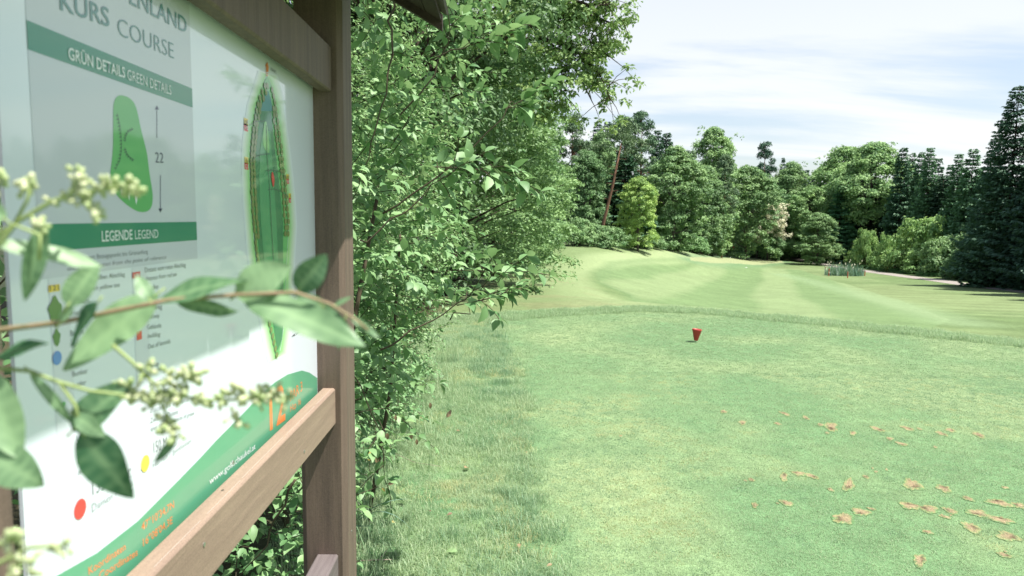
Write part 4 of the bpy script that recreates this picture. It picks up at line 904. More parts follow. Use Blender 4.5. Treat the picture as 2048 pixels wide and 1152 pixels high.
def twigshrub(name, loc, ell, leafL, gap, twL, label, cat, group, mat, tint, nnamed=0, extra=(), seed=1, tw_r=.0022, wid=.62, stems=()):
    r = np.random.default_rng(seed); root = empty(name, loc, label, cat, group); lo = np.array(loc)
    P_, D_ = [], []
    for (cx_, cy_, cz_, rx, ry_, rz_, n) in ell:
        d = rdir(n, r); q = r.uniform(.3, 1, n)[:, None] ** .45; p = np.array([cx_, cy_, cz_]) + d * q * np.array([rx, ry_, rz_]); P_.append(p); D_.append(d * .7 + np.array([.25, -.15, .35]) + r.normal(0, .35, (n, 3)))
    P_ = np.vstack(P_); D_ = np.vstack(D_); ok = P_[:, 2] > .08; P_, D_ = P_[ok], D_[ok]
    b, a, nn, ln, lines = twigs(P_, D_, len(P_), twL, gap, r, leafL=leafL)
    tb = MB()
    for l_ in lines[::2]: tb.tube([tuple(np.array(q) - lo) for q in l_[::2]], [tw_r * (1 - .6 * i_ / len(l_)) for i_ in range(len(l_[::2]))], 3, False)
    for (pts_, Y_, r0, lf) in extra:               # single branches one can follow
        q = np.array([at(px, py, Y_ + .02 * i_) for i_, (px, py) in enumerate(pts_)]); 
        qq = [q[0]]
        for u_, w_ in zip(q[:-1], q[1:]):
            for t_ in (.25, .5, .75): qq.append(u_ * (1 - t_) + w_ * t_ + r.normal(0, .010, 3))
            qq.append(w_)
        MB().tube([tuple(x - lo) for x in qq], [r0 * .75 * (1 - .75 * i_ / len(qq)) for i_ in range(len(qq))], 7).obj('branch', M_twig, root, True)
        if lf:
            d = q[-1] - q[-2]; qq = [q[-1] - d * t for t in np.linspace(0, 1.2, 5)] + [q[-2]]
            b2, a2, n2, l2, li = twigs(np.array(qq), np.array([d / np.linalg.norm(d) + r.normal(0, .45, 3) for _ in qq]), 6, .16, .045, r, leafL=lf)
            b, a, nn, ln = np.vstack([b, b2]), np.vstack([a, a2]), np.vstack([nn, n2]), np.concatenate([ln, l2])
            for l_ in li: tb.tube([tuple(np.array(x) - lo) for x in l_], [.002] * len(l_), 3, False)
    for (p, q, rr_) in stems: MB().tube([p, tuple((np.array(p) + np.array(q)) / 2 + np.array([.05, -.05, 0])), q], [rr_, rr_ * .8, rr_ * .5], 8).obj('stem', M_twig, root, True)
    tb.obj('twigs', M_twig, root, True, kind='stuff')
    var = np.clip(r.normal(.45, .22, len(b)), 0, 1)
    idx = np.arange(len(b))
    if nnamed:
        vis = b - CAM; dist = np.linalg.norm(vis, axis=1); px, py = proj(b); fr = (px > 712) & (px < 1100) & (py > -20) & (py < 1150) & (b[:, 1] > 1.9)
        score = ln / dist * fr - np.abs(r.normal(0, .001, len(b))); top = np.argsort(-score)[:nnamed]
        pr_ = leafproto('leaf', mat, tint)
        for k in top:
            A_ = a[k] / np.linalg.norm(a[k]); N_ = nn[k] - A_ * (A_ @ nn[k]); N_ /= np.linalg.norm(N_); B_ = np.cross(N_, A_); l_ = ln[k]
            o = obj('leaf', pr_[int(var[k] * 4.99)], root); o.color = (*tint, 1)
            m_ = Matrix([[A_[i_] * l_, B_[i_] * l_ * wid / .62, N_[i_] * l_, b[k][i_] - lo[i_]] for i_ in range(3)] + [[0, 0, 0, 1]]); o.matrix_basis = m_
        idx = np.setdiff1d(idx, top)
    V_, F_, v_ = leaves(b[idx] - lo, a[idx], nn[idx], ln[idx], ln[idx] * wid, T_DOG if leafL > .05 else T_OVA, var[idx])
    o = obj('foliage', npmesh('foliage', V_, F_, [mat], {'var': v_}, True), root, 'stuff'); o.color = (*tint, 1)
    return root
twigshrub('dogwood_shrub', (-.95, 3.4, 0), [(-.98, 3.6, 2.45, .85, .85, .95, 420), (-1.02, 3.5, 1.55, .80, .85, .6, 360), (-1.02, 3.5, .8, .5, .7, .45, 170), (-1.05, 2.75, .55, .42, .55, .5, 120), (-1.5, 3.2, 1.7, .6, .9, 1.3, 200), (-.62, 3.1, 2.9, .4, .5, .5, 90)], .068, .05, .26,
          'big dogwood shrub with broad veined leaves directly behind the board post', 'shrub', None, L_dog, (1.05, 1.1, 1.05), 300,
          [([(792, -30), (784, 60), (775, 150), (742, 285), (705, 400)], 2.6, .0065, 0), ([(760, 430), (880, 350), (960, 280), (1015, 215), (1040, 205)], 3.0, .006, .085), ([(760, 700), (835, 655), (930, 600), (1010, 545)], 2.7, .0055, .075), ([(720, 480), (800, 430), (880, 360), (905, 345)], 2.6, .005, .075), ([(840, 330), (960, 340), (1030, 345)], 3.0, .004, .08),
           ([(860, 120), (940, 90), (1020, 60)], 3.2, .005, .085), ([(900, 640), (960, 600), (1000, 590)], 2.9, .004, .07), ([(590, 960), (540, 1060), (480, 1152)], 2.2, .006, 0), ([(700, 740), (760, 860), (770, 960)], 2.8, .004, .055), ([(800, 230), (870, 150), (900, 60), (915, -20)], 2.9, .005, .085)],
          seed=3, stems=[((.1, 0, -.1), (-.1, .1, 1.8), .02), ((-.1, .1, -.1), (.35, .0, 1.7), .016), ((0, -.2, -.1), (-.45, -.2, 1.6), .016), ((.25, .1, -.1), (.4, .4, 1.5), .012)])
twigshrub('hazel_shrub', (-1.3, 6.4, 0), [(-1.45, 6.3, 1.7, 1.05, 1.5, 1.4, 1400), (-1.5, 6.3, .7, .9, 1.6, .7, 480), (-2.0, 8.6, 1.6, 1.0, 1.2, 1.5, 600), (-1.9, 6, 3.2, 1.2, 1.5, 1.3, 600)], .05, .035, .26, 'small leaved pale shrub between the dogwood and the dark hollow', 'shrub', None, L_dog, (1.25, 1.22, 1.15), seed=4, tw_r=.003)
twigshrub('bramble_shrub', (-1.1, 4.4, 0), [(-1.0, 4.6, .45, .38, 1.1, .38, 330), (-.95, 5.9, .4, .3, 1.0, .4, 220), (-1.2, 2.6, .3, .5, .6, .3, 200)], .038, .032, .2, 'low tangled undergrowth at the foot of the dogwood with reddish twigs', 'shrub', None, L_dog, (.95, 1.05, 1.0), seed=5)
twigshrub('hedge_plant', (-1.2, 1.5, 0), [(-1.25, 1.5, .7, .4, .9, .6, 200), (-1.3, 1.2, 1.5, .35, .7, .7, 150)], .05, .045, .24, 'shrub growing behind the board, glimpsed through the gap beside the near post', 'shrub', None, L_dog, (.9, 1, .95), seed=6)

# ------------------------------------------------------------------ privet twigs in front of the board
def bigleaf(n=14, w=.36, fold=.10, curl=.22, var=.5, twist=0, seed=0, wave=.02):
    r = np.random.default_rng(seed); V_, F_, a_ = [], [], []; m = 6
    for i_ in range(n + 1):
        t = i_ / n; ww = w * (math.sin(math.pi * min(1, t * 1.0) ** .82) ** .75 if 0 < t < 1 else .012) ; 
        for j_ in range(-m // 2, m // 2 + 1):
            s = j_ / (m // 2); y = s * ww; z = fold * abs(s) ** 1.3 * ww * 2 - curl * t * t + wave * math.sin(t * 9 + s * 2 + seed) * abs(s); tw = twist * t
            V_.append((t, y * math.cos(tw) - z * math.sin(tw) * 0, z + y * math.sin(tw))); a_.append(np.clip(var + .38 * (abs(s) < .2) + .09 * (-1) ** i_ * (abs(s) > .2) + .07 * r.normal() - .1 * (t < .2), 0, 1))
    k = m + 1
    for i_ in range(n):
        for j_ in range(m): a = i_ * k + j_; F_.append((a, a + 1, a + k + 1, a + k))
    return np.array(V_), np.array(F_), np.array(a_)
priv = empty('privet_shrub', (-.75, .15, 0), 'out of focus privet twigs with glossy leaves and bud clusters in front of the board', 'shrub')
plo = np.array(priv.location)
def p3(px, py, Y): return at(px, py, Y) - plo
# stems
for (pts_, Y_, r0, r1, mt) in (([(-160, 690), (-20, 662), (120, 645), (230, 622), (340, 600), (470, 590), (590, 585), (660, 608), (712, 640), (745, 668)], .375, .0017, .0006, M_privstem), ([(-150, 745), (-20, 735), (60, 742), (110, 762), (180, 782), (250, 790)], .36, .0012, .0008, M_privgreen),
        ([(225, 690), (262, 722), (290, 750), (330, 790), (420, 800), (560, 798)], .37, .0010, .0008, M_privgreen), ([(-60, 520), (0, 468), (40, 440), (100, 405), (150, 385), (230, 375), (270, 378)], .34, .0012, .0008, M_privgreen), ([(30, 445), (55, 400), (62, 360)], .34, .0009, .0007, M_privgreen), ([(-120, 1090), (-10, 1130), (60, 1095), (130, 1090)], .29, .0012, .0008, M_privgreen), ([(140, 385), (158, 350), (160, 335)], .34, .0008, .0006, M_privgreen),
        ([(-140, 640), (-60, 560), (30, 450), (80, 470), (78, 520)], .33, .0012, .0008, M_privgreen), ([(120, 765), (150, 810), (160, 850)], .36, .001, .0008, M_privgreen), ([(300, 770), (345, 850), (350, 880)], .37, .0008, .0006, M_privgreen), ([(330, 800), (330, 840)], .37, .0006, .0004, M_privgreen)):
    n = len(pts_); MB().tube([tuple(p3(px, py, Y_)) for px, py in pts_], [r0 + (r1 - r0) * i_ / (n - 1) for i_ in range(n)], 8).obj('twig', mt, priv, True)
MB().tube([(0, 0, -.1), (-.02, .1, .8), (.0, .2, 1.45), (.25, .22, 1.54)], [.014, .012, .006, .002], 8).obj('twig', M_twig, priv, True)
MB().tube([(0, 0, .5), (.02, .1, 1.0), (.1, .17, 1.35), (.35, .2, 1.44)], [.01, .008, .004, .0015], 8).obj('twig', M_twig, priv, True)
LV = [((318, 585), (120, 738), .40, .36, .375, (.2, -.9, .5), .80, .02, 0), ((196, 605), (132, 692), .365, .5, .366, (-.5, -.6, .2), .0, .05, 0), ((310, 605), (477, 540), .38, .40, .375, (.1, -.5, .8), .30, -.05, 0), ((350, 598), (473, 628), .385, .34, .376, (0, -.7, -.5), .40, .02, 0),  # second leaf: its dark tone stands in for a shadow across the big leaf
      ((472, 592), (573, 528), .38, .66, .378, (.1, -.9, .45), .95, .0, 0), ((596, 582), (648, 512), .385, .62, .38, (.3, -.85, .3), .25, .05, 0), ((482, 588), (732, 684), .38, .26, .36, (.1, -.7, .65), .62, .05, 0), ((592, 586), (672, 628), .385, .28, .375, (-.1, -.7, .6), .35, .02, 0), ((700, 632), (756, 672), .38, .2, .37, (.2, -.9, .3), .6, .05, 0), ((668, 612), (704, 592), .38, .3, .38, (.1, -.6, .7), .5, 0, 0),
      ((690, 640), (678, 700), .38, .2, .375, (.4, -.8, .1), .6, .05, 0), ((135, 612), (190, 525), .37, .56, .375, (.2, -.95, .2), .62, .0, 0), ((-10, 485), (210, 527), .335, .24, .36, (0, -.7, .75), .92, .05, 0), ((86, 448), (50, 605), .335, .26, .33, (.6, -.8, .1), .40, -.1, 0), ((-20, 722), (82, 672), .355, .46, .35, (.1, -.4, .9), .12, .0, 0),
      ((-40, 738), (38, 918), .34, .42, .33, (.3, -.9, .3), .85, .02, 0), ((-30, 905), (86, 968), .33, .62, .33, (.4, -.8, .5), .55, .15, 0), ((145, 862), (248, 762), .36, .52, .365, (.2, -.8, .55), .28, .0, 0), ((160, 862), (262, 998), .36, .52, .35, (-.1, -.85, .4), .10, .1, 0), ((60, 745), (150, 850), .355, .16, .36, (0, -.6, .8), .6, .0, 0), ((352, 878), (306, 928), .37, .3, .365, (.2, -.9, .2), .15, .05, 0),
      ((120, 645), (150, 600), .37, .36, .37, (.2, -.9, .4), .8, 0, 0), ((300, 600), (272, 548), .375, .5, .38, (.3, -.8, .4), .55, .1, 0), ((-40, 640), (-5, 700), .36, .5, .36, (.2, -.9, .4), .4, 0, 0), ((645, 612), (700, 655), .38, .22, .37, (0, -.7, .5), .3, .1, 0), ((12, 440), (-60, 380), .33, .4, .33, (.2, -.9, .4), .7, 0, 0), ((150, 830), (205, 870), .36, .5, .355, (.1, -.8, .5), .6, .1, 0)]
for k, (b_, t_, Yb, asp, Yt, nrm, var, tw, _) in enumerate(LV):
    p, q = p3(*b_, Yb), p3(*t_, Yt); A_ = q - p; l_ = np.linalg.norm(A_); A_ = A_ / l_; N_ = np.array(nrm, float); N_ = N_ - A_ * (A_ @ N_); N_ /= np.linalg.norm(N_); B_ = np.cross(N_, A_)
    V_, F_, a_ = bigleaf(w=asp * .5, var=var, curl=.06 + .05 * (k % 3), fold=.05 + .06 * (k % 2), twist=tw * 3, seed=k)
    V_ = (p + V_[:, :1] * l_ * A_ + V_[:, 1:2] * l_ * B_ + V_[:, 2:3] * l_ * N_)
    obj('leaf', npmesh('leaf', V_, F_, [L_privet], {'var': a_}, True), priv)
    MB().tube([tuple(p - A_ * .004), tuple(p + A_ * .1 * l_)], [.0006, .0004], 5).obj('leaf_stalk', M_privgreen, priv, True)
# bud clusters
def ico(r0, st=1.5):
    t = (1 + 5 ** .5) / 2; v = unit(np.array([(-1, t, 0), (1, t, 0), (-1, -t, 0), (1, -t, 0), (0, -1, t), (0, 1, t), (0, -1, -t), (0, 1, -t), (t, 0, -1), (t, 0, 1), (-t, 0, -1), (-t, 0, 1)], float))
    f = np.array([(0, 11, 5), (0, 5, 1), (0, 1, 7), (0, 7, 10), (0, 10, 11), (1, 5, 9), (5, 11, 4), (11, 10, 2), (10, 7, 6), (7, 1, 8), (3, 9, 4), (3, 4, 2), (3, 2, 6), (3, 6, 8), (3, 8, 9), (4, 9, 5), (2, 4, 11), (6, 2, 10), (8, 6, 7), (9, 8, 1)])
    return v * r0 * np.array([st, 1, 1]), f
iv, if_ = ico(1)
def budcluster(pts_, Y_, n, spread, rb_):
    r = np.random.default_rng(int(pts_[0][0] + Y_ * 999)); Vs, Fs, As = [], [], []; b = 0; tb = MB()
    P_ = np.array([p3(px, py, Y_) for px, py in pts_])
    for k in range(n):
        i_ = r.integers(0, len(P_) - 1) if len(P_) > 1 else 0; t = r.random(); c = P_[i_] * (1 - t) + P_[min(i_ + 1, len(P_) - 1)] * t
        d = r.normal(0, 1, 3) * np.array([1, .7, 1]); d /= np.linalg.norm(d); e = c + d * spread * r.uniform(.3, 1)
        Rm = np.array(Vector((1, 0, 0)).rotation_difference(Vector(d)).to_matrix()); s = rb_ * r.uniform(.6, 1.15)
        Vs.append((iv * s) @ Rm.T + e); Fs.append(if_ + b); As.append(np.full(12, r.uniform(0, 1))); b += 12
        tb.tube([tuple(c), tuple(e)], [.0004, .0003], 4, False)
    o = obj('flower_bud_cluster', npmesh('flower_bud_cluster', np.vstack(Vs), np.vstack(Fs), [L_bud], {'var': np.concatenate(As)}, True), priv, 'stuff')
    tb.obj('bud_stalks', M_privgreen, o, True, kind='stuff')
for a_ in (([(158, 335), (160, 370), (155, 395)], .34, 20, .0055, .0017), ([(195, 372), (235, 372), (278, 382)], .34, 34, .0052, .0017), ([(45, 375), (60, 360)], .34, 18, .0045, .0018), ([(100, 405), (140, 392), (180, 400)], .34, 18, .0045, .0016), ([(178, 405), (200, 432)], .34, 14, .0038, .0017), ([(66, 440), (88, 462)], .335, 14, .0038, .0018),
           ([(240, 772), (275, 792), (310, 812)], .37, 40, .0075, .0018), ([(330, 760), (365, 745), (410, 755)], .37, 36, .0065, .0018), ([(300, 800), (360, 790), (420, 800)], .37, 44, .0065, .0018), ([(330, 840), (352, 868)], .37, 26, .006, .0018), ([(440, 795), (480, 788), (520, 800)], .37, 40, .0065, .0018), ([(530, 790), (560, 785), (580, 805)], .37, 30, .006, .0018), ([(460, 830), (485, 848)], .37, 12, .0045, .0017), ([(290, 745), (300, 720)], .37, 10, .004, .0016), ([(-5, 1090), (40, 1075)], .27, 14, .005, .0016), ([(90, 1105), (130, 1090)], .29, 12, .005, .0014), ([(20, 1130), (60, 1140)], .27, 12, .006, .0014), ([(5, 345), (-10, 385)], .34, 10, .004, .0017)):
    budcluster(*a_)

# ------------------------------------------------------------------ grass
def tile(name, n, size, h, w, bend, seed, mat):
    r = np.random.default_rng(seed); p = np.stack([r.uniform(-size / 2, size / 2, n), r.uniform(-size / 2, size / 2, n), np.full(n, -.003)], -1)
    a = r.uniform(0, 6.28, n); d = np.stack([np.cos(a), np.sin(a), np.zeros(n)], -1); s = np.stack([-np.sin(a), np.cos(a), np.zeros(n)], -1); hh = h * r.uniform(.45, 1.15, n)[:, None]; ww = w * r.uniform(.6, 1.2, n)[:, None]; bb = bend * r.uniform(.1, 1.3, n)[:, None]
    up = np.array([0, 0, 1.]); v0 = p - s * ww; v1 = p + s * ww; v2 = p + up * hh * .6 + d * hh * bb * .35 - s * ww * .7; v3 = p + up * hh * .6 + d * hh * bb * .35 + s * ww * .7; v4 = p + up * hh * (1 - .25 * bb) + d * hh * bb
    V_ = np.stack([v0, v1, v2, v3, v4], 1).reshape(-1, 3); b = (np.arange(n) * 5)[:, None]
    F_ = np.concatenate([b + [0, 1, 3], b + [0, 3, 2], b + [2, 3, 4]]); var = np.repeat(np.clip(r.normal(.5, .25, n), 0, 1), 5)
    me = npmesh(name, V_, F_, [mat], {'var': var}); return bpy.data.objects.new(name, me)
def scatter(name, label, P_, rot, scl, tl_, parent=None):
    me = npmesh(name, P_, np.zeros((0, 3), int), (), {'rot': rot, 'scl': scl}) if False else bpy.data.meshes.new(name)
    me.vertices.add(len(P_)); me.vertices.foreach_set('co', np.asarray(P_, np.float32).ravel())
    t = me.attributes.new('rot', 'FLOAT_VECTOR', 'POINT'); t.data.foreach_set('vector', np.asarray(rot, np.float32).ravel())
    t = me.attributes.new('scl', 'FLOAT_VECTOR', 'POINT'); t.data.foreach_set('vector', np.asarray(scl, np.float32).ravel())
    o = obj(name, me, parent, 'stuff')
    if label: o['label'] = label; o['category'] = 'grass'
    ng = bpy.data.node_groups.new(name, 'GeometryNodeTree'); ng.interface.new_socket('Geometry', in_out='INPUT', socket_type='NodeSocketGeometry'); ng.interface.new_socket('Geometry', in_out='OUTPUT', socket_type='NodeSocketGeometry')
    N = ng.nodes; Lk = ng.links; gi = N.new('NodeGroupInput'); go = N.new('NodeGroupOutput'); ip = N.new('GeometryNodeInstanceOnPoints'); oi = N.new('GeometryNodeObjectInfo'); oi.inputs['Object'].default_value = tl_
    a1 = N.new('GeometryNodeInputNamedAttribute'); a1.data_type = 'FLOAT_VECTOR'; a1.inputs[0].default_value = 'rot'; a2 = N.new('GeometryNodeInputNamedAttribute'); a2.data_type = 'FLOAT_VECTOR'; a2.inputs[0].default_value = 'scl'
    Lk.new(gi.outputs[0], ip.inputs['Points']); Lk.new(oi.outputs['Geometry'], ip.inputs['Instance']); Lk.new(a1.outputs[0], ip.inputs['Rotation']); Lk.new(a2.outputs[0], ip.inputs['Scale']); Lk.new(ip.outputs[0], go.inputs[0])
    o.modifiers.new('grass', 'NODES').node_group = ng; return o
def cells(x0, x1, y0, y1, st, r, keep):
    X, Y = np.meshgrid(np.arange(x0, x1, st), np.arange(y0, y1, st)); X = X.ravel() + r.uniform(-.4, .4, X.size) * st; Y = Y.ravel() + r.uniform(-.4, .4, Y.size) * st; P_ = np.stack([X, Y, ter(X, Y)], -1)
    px, py = proj(P_); k = (px > 560) & (px < 2150) & (py < 1250) & keep(X, Y); return P_[k]
r_ = np.random.default_rng(99)
t_short = tile('short_grass_tile', 75, .07, .013, .0012, .95, 1, L_grass); t_mid = tile('far_mown_tile', 200, .17, .014, .0020, .9, 4, L_grass); t_shortd = tile('short_grass_deep_tile', 75, .07, .013, .0012, .95, 11, L_grassd); t_shorty = tile('short_grass_dry_tile', 75, .07, .013, .0012, .95, 12, L_grassy); t_longd = tile('long_grass_deep_tile', 110, .13, .06, .0013, 1.0, 13, L_grassd); t_longy = tile('long_grass_dry_tile', 110, .13, .04, .0013, 1.1, 14, L_grassy); t_long = tile('long_grass_tile', 110, .13, .045, .0013, 1.1, 2, L_grass); t_strip = tile('rough_grass_tile', 70, .16, .07, .0018, .95, 3, L_grass)
alld = [(d.mean(0), np.abs(d - d.mean(0)).max()) for d in divpos]
def notdiv(X, Y):
    k = np.ones(X.shape, bool)
    for d, (c, rr_) in zip(divpos, alld):
        m_ = np.hypot(X - c[0], Y - c[1]) < rr_ + .12
        if m_.any(): q = c + (d - c) * .82; w_ = np.where(m_)[0]; k[w_] &= ~inpoly(X[w_], Y[w_], q)
    return k
def rs(n, s0, s1): a = r_.uniform(0, 6.28, n); return np.stack([np.zeros(n), np.zeros(n), a], -1), np.repeat(r_.uniform(s0, s1, n)[:, None], 3, 1)
P_ = cells(-.3, 6.2, 2.6, 7.2, .05, r_, lambda X, Y: (X > rough_x(Y) - .05) & notdiv(X, Y) & (tee_sd(X, Y) < -.2)); ro, sc_ = rs(len(P_), .7, 1.15)
def split(P_, ro, sc_, n, lbls, tls, pd, py_):
    u = r_.random(len(P_)); k0 = u < pd; k1 = (~k0) & (r_.random(len(P_)) < py_); k2 = ~(k0 | k1)
    for k_, l_, t_ in zip((k0, k1, k2), lbls, tls): scatter(n, l_, P_[k_], ro[k_], sc_[k_], t_)
X, Y = P_[:, 0], P_[:, 1]; f1 = fbm(X, Y, .9, 1); f2 = fbm(X, Y, 2.2, 40)
split(P_, ro, sc_, 'mown_grass', ('darker green blades in the near mown turf', 'yellowish blades in the near mown turf', 'closely mown pale green grass of the tee, near half'), (t_shortd, t_shorty, t_short),
      .55 * sm((f2 - .42) / .2) + .08, .65 * sm((f1 - .42) / .2) * (.3 + .7 * sm(1 - np.abs(X - (.55 + .06 * Y)) / (.7 + .03 * Y))))
P_ = cells(-.3, 9.4, 6.9, 12.6, .11, r_, lambda X, Y: (X > rough_x(Y) - .05) & (tee_sd(X, Y) < -.15) & ((Y > 7.1) | (X > 6.1)) & notdiv(X, Y)); ro, sc_ = rs(len(P_), .7, 1.15)
scatter('mown_grass', 'closely mown pale grass of the tee round the red marker', P_, ro, sc_, t_mid)
P_ = cells(-1.1, .6, 2.2, 11.5, .075, r_, lambda X, Y: (X < rough_x(Y) + .06 + .1 * (fbm(X, Y, .3, 8) - .5)) & (X > -1.05)); ro, sc_ = rs(len(P_), .55, 1.25); sc_ *= (.6 + .9 * fbm(P_[:, 0], P_[:, 1], .5, 31))[:, None]
X, Y = P_[:, 0], P_[:, 1]
split(P_, ro, sc_, 'long_grass', ('darker tufts of long grass along the edge of the mown tee', 'dry yellowish tufts in the long grass', 'longer tufted grass between the shrubs and the mown tee'), (t_longd, t_longy, t_long),
      .28 * sm(1 - np.abs(rough_x(Y) - .16 - X + .5 * (fbm(X, Y, .5, 71) - .5)) / .34) + .15 * (fbm(X, Y, .5, 44) > .5), .3 * sm((fbm(X, Y, .6, 45) - .45) / .2))
P_ = cells(-1.5, 9.6, 3, 12.9, .085, r_, lambda X, Y: (np.abs(tee_sd(X, Y) + .05) < .33 + .22 * (fbm(X, Y, 1, 5) - .3)) & (X > -1.2)); ro, sc_ = rs(len(P_), .55, 1.25)
scatter('rough_grass', 'ragged band of uncut grass along the far edge of the tee', P_, ro, sc_, t_strip)
# tall blades and tufts at the shrub's foot
def blade(p, tip, w, m=None, sag=.06):
    p = np.array(p); tip = np.array(tip); d = tip - p; s = np.cross(d, [0, 0, 1.]); s /= np.linalg.norm(s) + 1e-6; V_, F_ = [], []; n = 6
    for i_ in range(n + 1):
        t = i_ / n; c = p + d * t + np.array([0, 0, sag * 4 * t * (1 - t)]); ww = w * (1 - t ** 2.2) + .0003; V_ += [c - s * ww, c + s * ww]
    for i_ in range(n): F_.append((2 * i_, 2 * i_ + 1, 2 * i_ + 3, 2 * i_ + 2))
    return V_, F_
tg = empty('grass_tuft', tuple(at(735, 1050, 2.9)[:2]) + (0,), 'broad bladed grass tuft arching out beside the post foot', 'grass tuft')
for (a, b, w, s) in (((705, 1045), (822, 998), .006, .03), ((715, 1042), (826, 1062), .004, .06), ((700, 1052), (745, 1052), .005, .0), ((700, 1060), (722, 1010), .004, .01)):
    V_, F_ = blade(at(*a, 2.75), at(*b, 2.75), w, sag=s); V_ = np.array(V_) - np.array(tg.location)
    obj('blade', npmesh('blade', V_, F_, [L_reed], {'var': np.full(len(V_), .3)}, True), tg)
t_tall = tile('tall_grass_tile', 26, .14, .26, .0022, .8, 5, L_grass)
P_ = cells(-1.0, -.42, 2.6, 8.5, .13, r_, lambda X, Y: (X < -.45) & (X > -1.0) & (r_.random(X.shape) < .55)); ro, sc_ = rs(len(P_), .5, 1.1)
scatter('tall_grass', 'tall loose grass at the foot of the shrubs', P_, ro, sc_, t_tall)

# ------------------------------------------------------------------ small things
mk = U(1391.5, 684, 2, 0.0); mz = terp(mk[0], mk[1])
tmk = empty('tee_marker', (mk[0], mk[1], mz), 'red cone shaped tee marker standing point down on the mown tee', 'tee marker')
MB().lathe([(.006, .018), (.024, .020), (.027, .03), (.0585, .150), (.062, .158), (.062, .172), (.058, .173), (.055, .160), (.045, .135), (.001, .13)], (0, 0, 0), 32).obj('cone', M_red, tmk, True)
MB().lathe([(.005, -.03), (.005, .03)], (0, 0, 0), 8).obj('spike', M_screw, tmk)
tmk.rotation_euler = (rad(-1.5), rad(4), 0)
fp = G(1463, 515); flag = empty('golf_flag', (fp[0], fp[1], terp(fp[0], fp[1])), 'red golf flag on a thin pole standing on the far green', 'golf flag')
MB().tube([(0, 0, -.1), (0, 0, 2.3)], [.03, .022], 6).obj('pole', M_white, flag)
fv = [(i_ * .09, .05 * math.sin(i_ * 1.1), 1.62 + j_ * .33 - i_ * .02) for i_ in range(6) for j_ in range(3)]
fl_ = obj('flag_cloth', pymesh('flag_cloth', fv, [(i_ * 3 + j_, i_ * 3 + j_ + 3, i_ * 3 + j_ + 4, i_ * 3 + j_ + 1) for i_ in range(5) for j_ in range(2)], M_flag, True), flag); sd_ = fl_.modifiers.new('s', 'SOLIDIFY'); sd_.thickness = .01
for (px, py, lab) in ((1460.5, 516.5, 'white golf ball lying on the green beside the flagstick'), (1492, 535.5, 'pale marker disc lying on the grass in front of the green')):
    p = G(px, py); o = MB().lathe([(.0, .0), (.05, .01), (.09, .05), (.09, .09), (.05, .14), (0, .15)], (0, 0, 0), 12).obj('golf_ball' if 'ball' in lab else 'marker_disc', M_white, None, True); o.location = (p[0], p[1], terp(p[0], p[1])); prop(o, lab, 'golf ball' if 'ball' in lab else 'marker')
    if 'disc' in lab: o.scale = (2.6, 1, .35)
stk = [(1649.5, 549.5, 534, 'red stake at the left end of the reed bed'), (1657.5, 552, 537, 'red stake second from the left end of the reed bed'), (1695, 556, 543, 'red stake in front of the middle of the reed bed'), (1729.5, 552, 541.5, 'red stake standing free right of the reed bed'), (1774.5, 543, 535, 'small red post in the verge across the path')]
for (px, pb, pt, lab) in stk:
    p = G(px, pb); Yk = p[1]; h = (pb - pt) / F * Yk; s_ = empty('boundary_stake', (p[0], p[1], terp(p[0], p[1])), lab, 'stake', 'red stakes round the reed bed')
    MB().box(-.05, .05, -.05, .05, -.1, h - .05).obj('post', M_redstake, s_, bevel=.008); MB().prism([(-.05, h - .049), (.05, h - .049), (.0, h + .02)], 1, -.05, .05).obj('tip', M_redstake, s_)
# reed bed
c0 = G(1688, 551); rb_ = empty('reed_bed', (c0[0], c0[1], terp(c0[0], c0[1])), 'clump of grey green reeds with pale plumes inside the red stakes', 'reeds')
r2_ = np.random.default_rng(8); Vv, Ff, Aa, b = [], [], [], 0; hv, hf, ha, hb = [], [], [], 0
for k in range(480):
    a, q = r2_.uniform(0, 6.28), r2_.random() ** .5; x = 2.75 * q * math.cos(a); y = 2.2 * q * math.sin(a); z = terp(c0[0] + x, c0[1] + y) - rb_.location[2]; h = r2_.uniform(1.1, 2.3)
    h *= 1 - .4 * q * q; V_, F_ = blade((x, y, z), (x + r2_.normal(0, .4), y + r2_.normal(0, .4), z + h), .045, sag=.05); Vv += V_; Ff += [tuple(i_ + b for i_ in f) for f in F_]; Aa += [r2_.random()] * len(V_); b += len(V_)
    if k % 22 == 0:
        t_ = np.array(V_[-1]); Vp = iv * .06 * np.array([.7, 1, 2.4]) + t_ + np.array([0, 0, .25]); hv.append(Vp); hf.append(if_ + hb); ha.append(np.full(12, .5)); hb += 12
obj('reeds', npmesh('reeds', np.array(Vv), np.array(Ff), [L_reed], {'var': np.array(Aa)}), rb_, 'stuff').color = (.95, 1.05, .95, 1)
obj('plumes', npmesh('plumes', np.vstack(hv), np.vstack(hf), [L_blossom], {'var': np.concatenate(ha)}, True), rb_, 'stuff')
# dry twigs and leaves on the ground
for (pts_, r0, lab) in (([(715, 1122), (750, 1120), (785, 1119)], .003, 'pale dry stick lying at the foot of the post, longest one'), ([(758, 1119), (768, 1108), (775, 1098)], .002, 'short dry twig standing off the long stick'), ([(716, 1087), (728, 1080), (740, 1074)], .002, 'thin dry twig leaning above the long stick'),
                         ([(765, 880), (785, 905), (830, 925), (882, 933)], .0022, 'long thin pale twig lying over the grass below the shrub'), ([(712, 945), (735, 950), (752, 946)], .002, 'dry brown twig beside the post at knee height')):
    c = U(*pts_[0], 2, .02); P_ = [U(px, py, 2, .025 + .01 * (i_ % 2)) for i_, (px, py) in enumerate(pts_)]
    o = MB().tube([tuple(p - c) for p in P_], [r0 * (1 - .5 * i_ / len(P_)) for i_ in range(len(P_))], 6).obj('dry_twig', M_drytwig, None, True); o.location = c; prop(o, lab, 'twig', 'dry twigs on the ground')
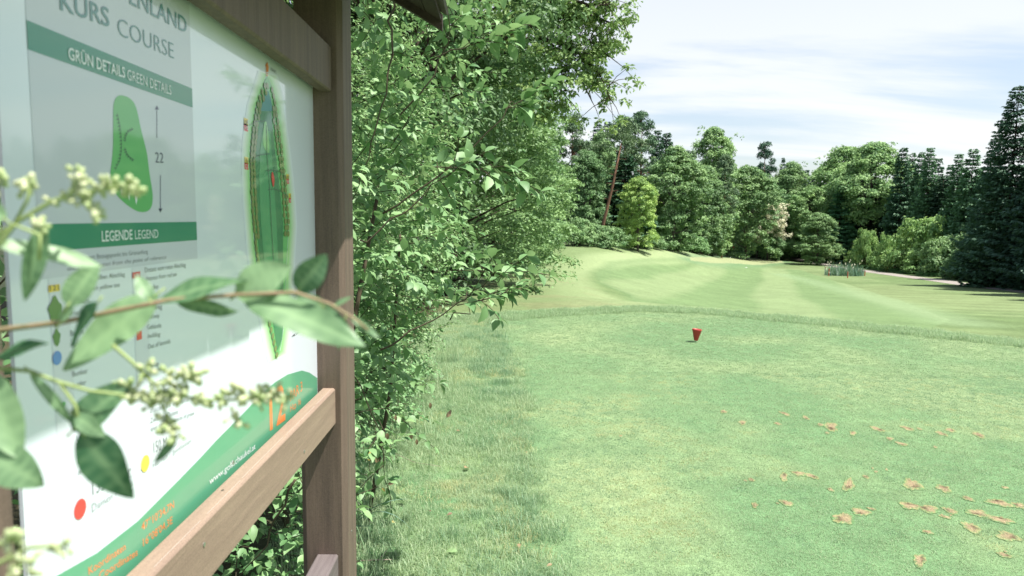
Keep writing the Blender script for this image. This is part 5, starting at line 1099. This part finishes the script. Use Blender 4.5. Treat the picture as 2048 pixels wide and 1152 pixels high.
pt_ = empty('dead_leaf_sprig', tuple(at(745, 925, 3.0)), 'sprig of yellow and brown withered leaves hanging low by the post', 'withered leaves')
for k, (px, py, a, s, mt) in enumerate(((738, 922, (.2, 0, 1), .05, L_yellow), (742, 908, (.6, 0, .4), .03, L_brown), (752, 915, (.3, 0, -1), .035, L_brown), (775, 968, (.9, .2, .1), .03, L_brown), (765, 975, (.3, 0, -1), .03, L_yellow), (790, 830, (.2, 0, -1), .03, L_brown), (820, 865, (.3, 0, -1), .035, L_brown), (833, 878, (.1, 0, -1), .03, L_brown), (775, 865, (-.1, 0, -1), .04, L_brown), (893, 835, (.4, .2, .6), .04, L_brown), (738, 960, (.1, 0, -1), .04, L_dog), (860, 805, (.1, 0, -1), .03, L_brown))):
    V_, F_, a_ = leaves(np.array([at(px, py, 3.0)]) - np.array(pt_.location), np.array([a], float), np.array([[.3, -1, .3]]), s, s * .55, T_DOG, np.array([.5])); obj('leaf', npmesh('leaf', V_, F_, [mt], {'var': a_}, True), pt_)
MB().tube([tuple(at(px, py, 3.02) - np.array(pt_.location)) for px, py in ((752, 860), (745, 900), (738, 935), (748, 975))], [.002, .002, .0015, .001], 5).obj('twig', M_twig, pt_)
pl = MB()
for k, (px, py, s, lab) in enumerate(((1245, 880, .03, 'fallen tan leaf alone in the middle of the tee'), (1013, 741, .03, 'orange fallen leaf on the long grass near the tee edge'), (1053, 912, .02, 'small pale leaf on the grass border'), (905, 1037, .035, 'crumpled brown leaf lying in the long grass'), (861, 1034, .02, 'small reddish leaf left of the crumpled brown one'), (929, 945, .06, 'bleached flat leaf in a dry grass spot'), (790, 1057, .03, 'yellow leaf near the post foot'), (1037, 1099, .035, 'dark curled leaf in the grass near the picture bottom'), (1104, 1140, .03, 'pale leaf tip at the bottom edge of the picture'), (913, 870, .04, 'withered dark leaf beside white daisies'), (915, 1115, .06, 'green broad leaf lying flat near the bottom'))):
    p = U(px, py, 2, 0); z = terp(p[0], p[1]) + .03
    V_, F_, a_ = leaves(np.zeros((1, 3)), rdir(1, r_) * np.array([1, 1, .2]), np.array([[.1, -.3, 1.]]), s, s * .6, T_DOG, r_.random(1)); o = obj('fallen_leaf', npmesh('fallen_leaf', V_, F_, [L_dog if 'green' in lab else L_yellow if 'yellow' in lab or 'orange' in lab else L_brown], {'var': a_}, True), None, None, (p[0], p[1], z)); prop(o, lab, 'fallen leaf', 'fallen leaves on the grass')
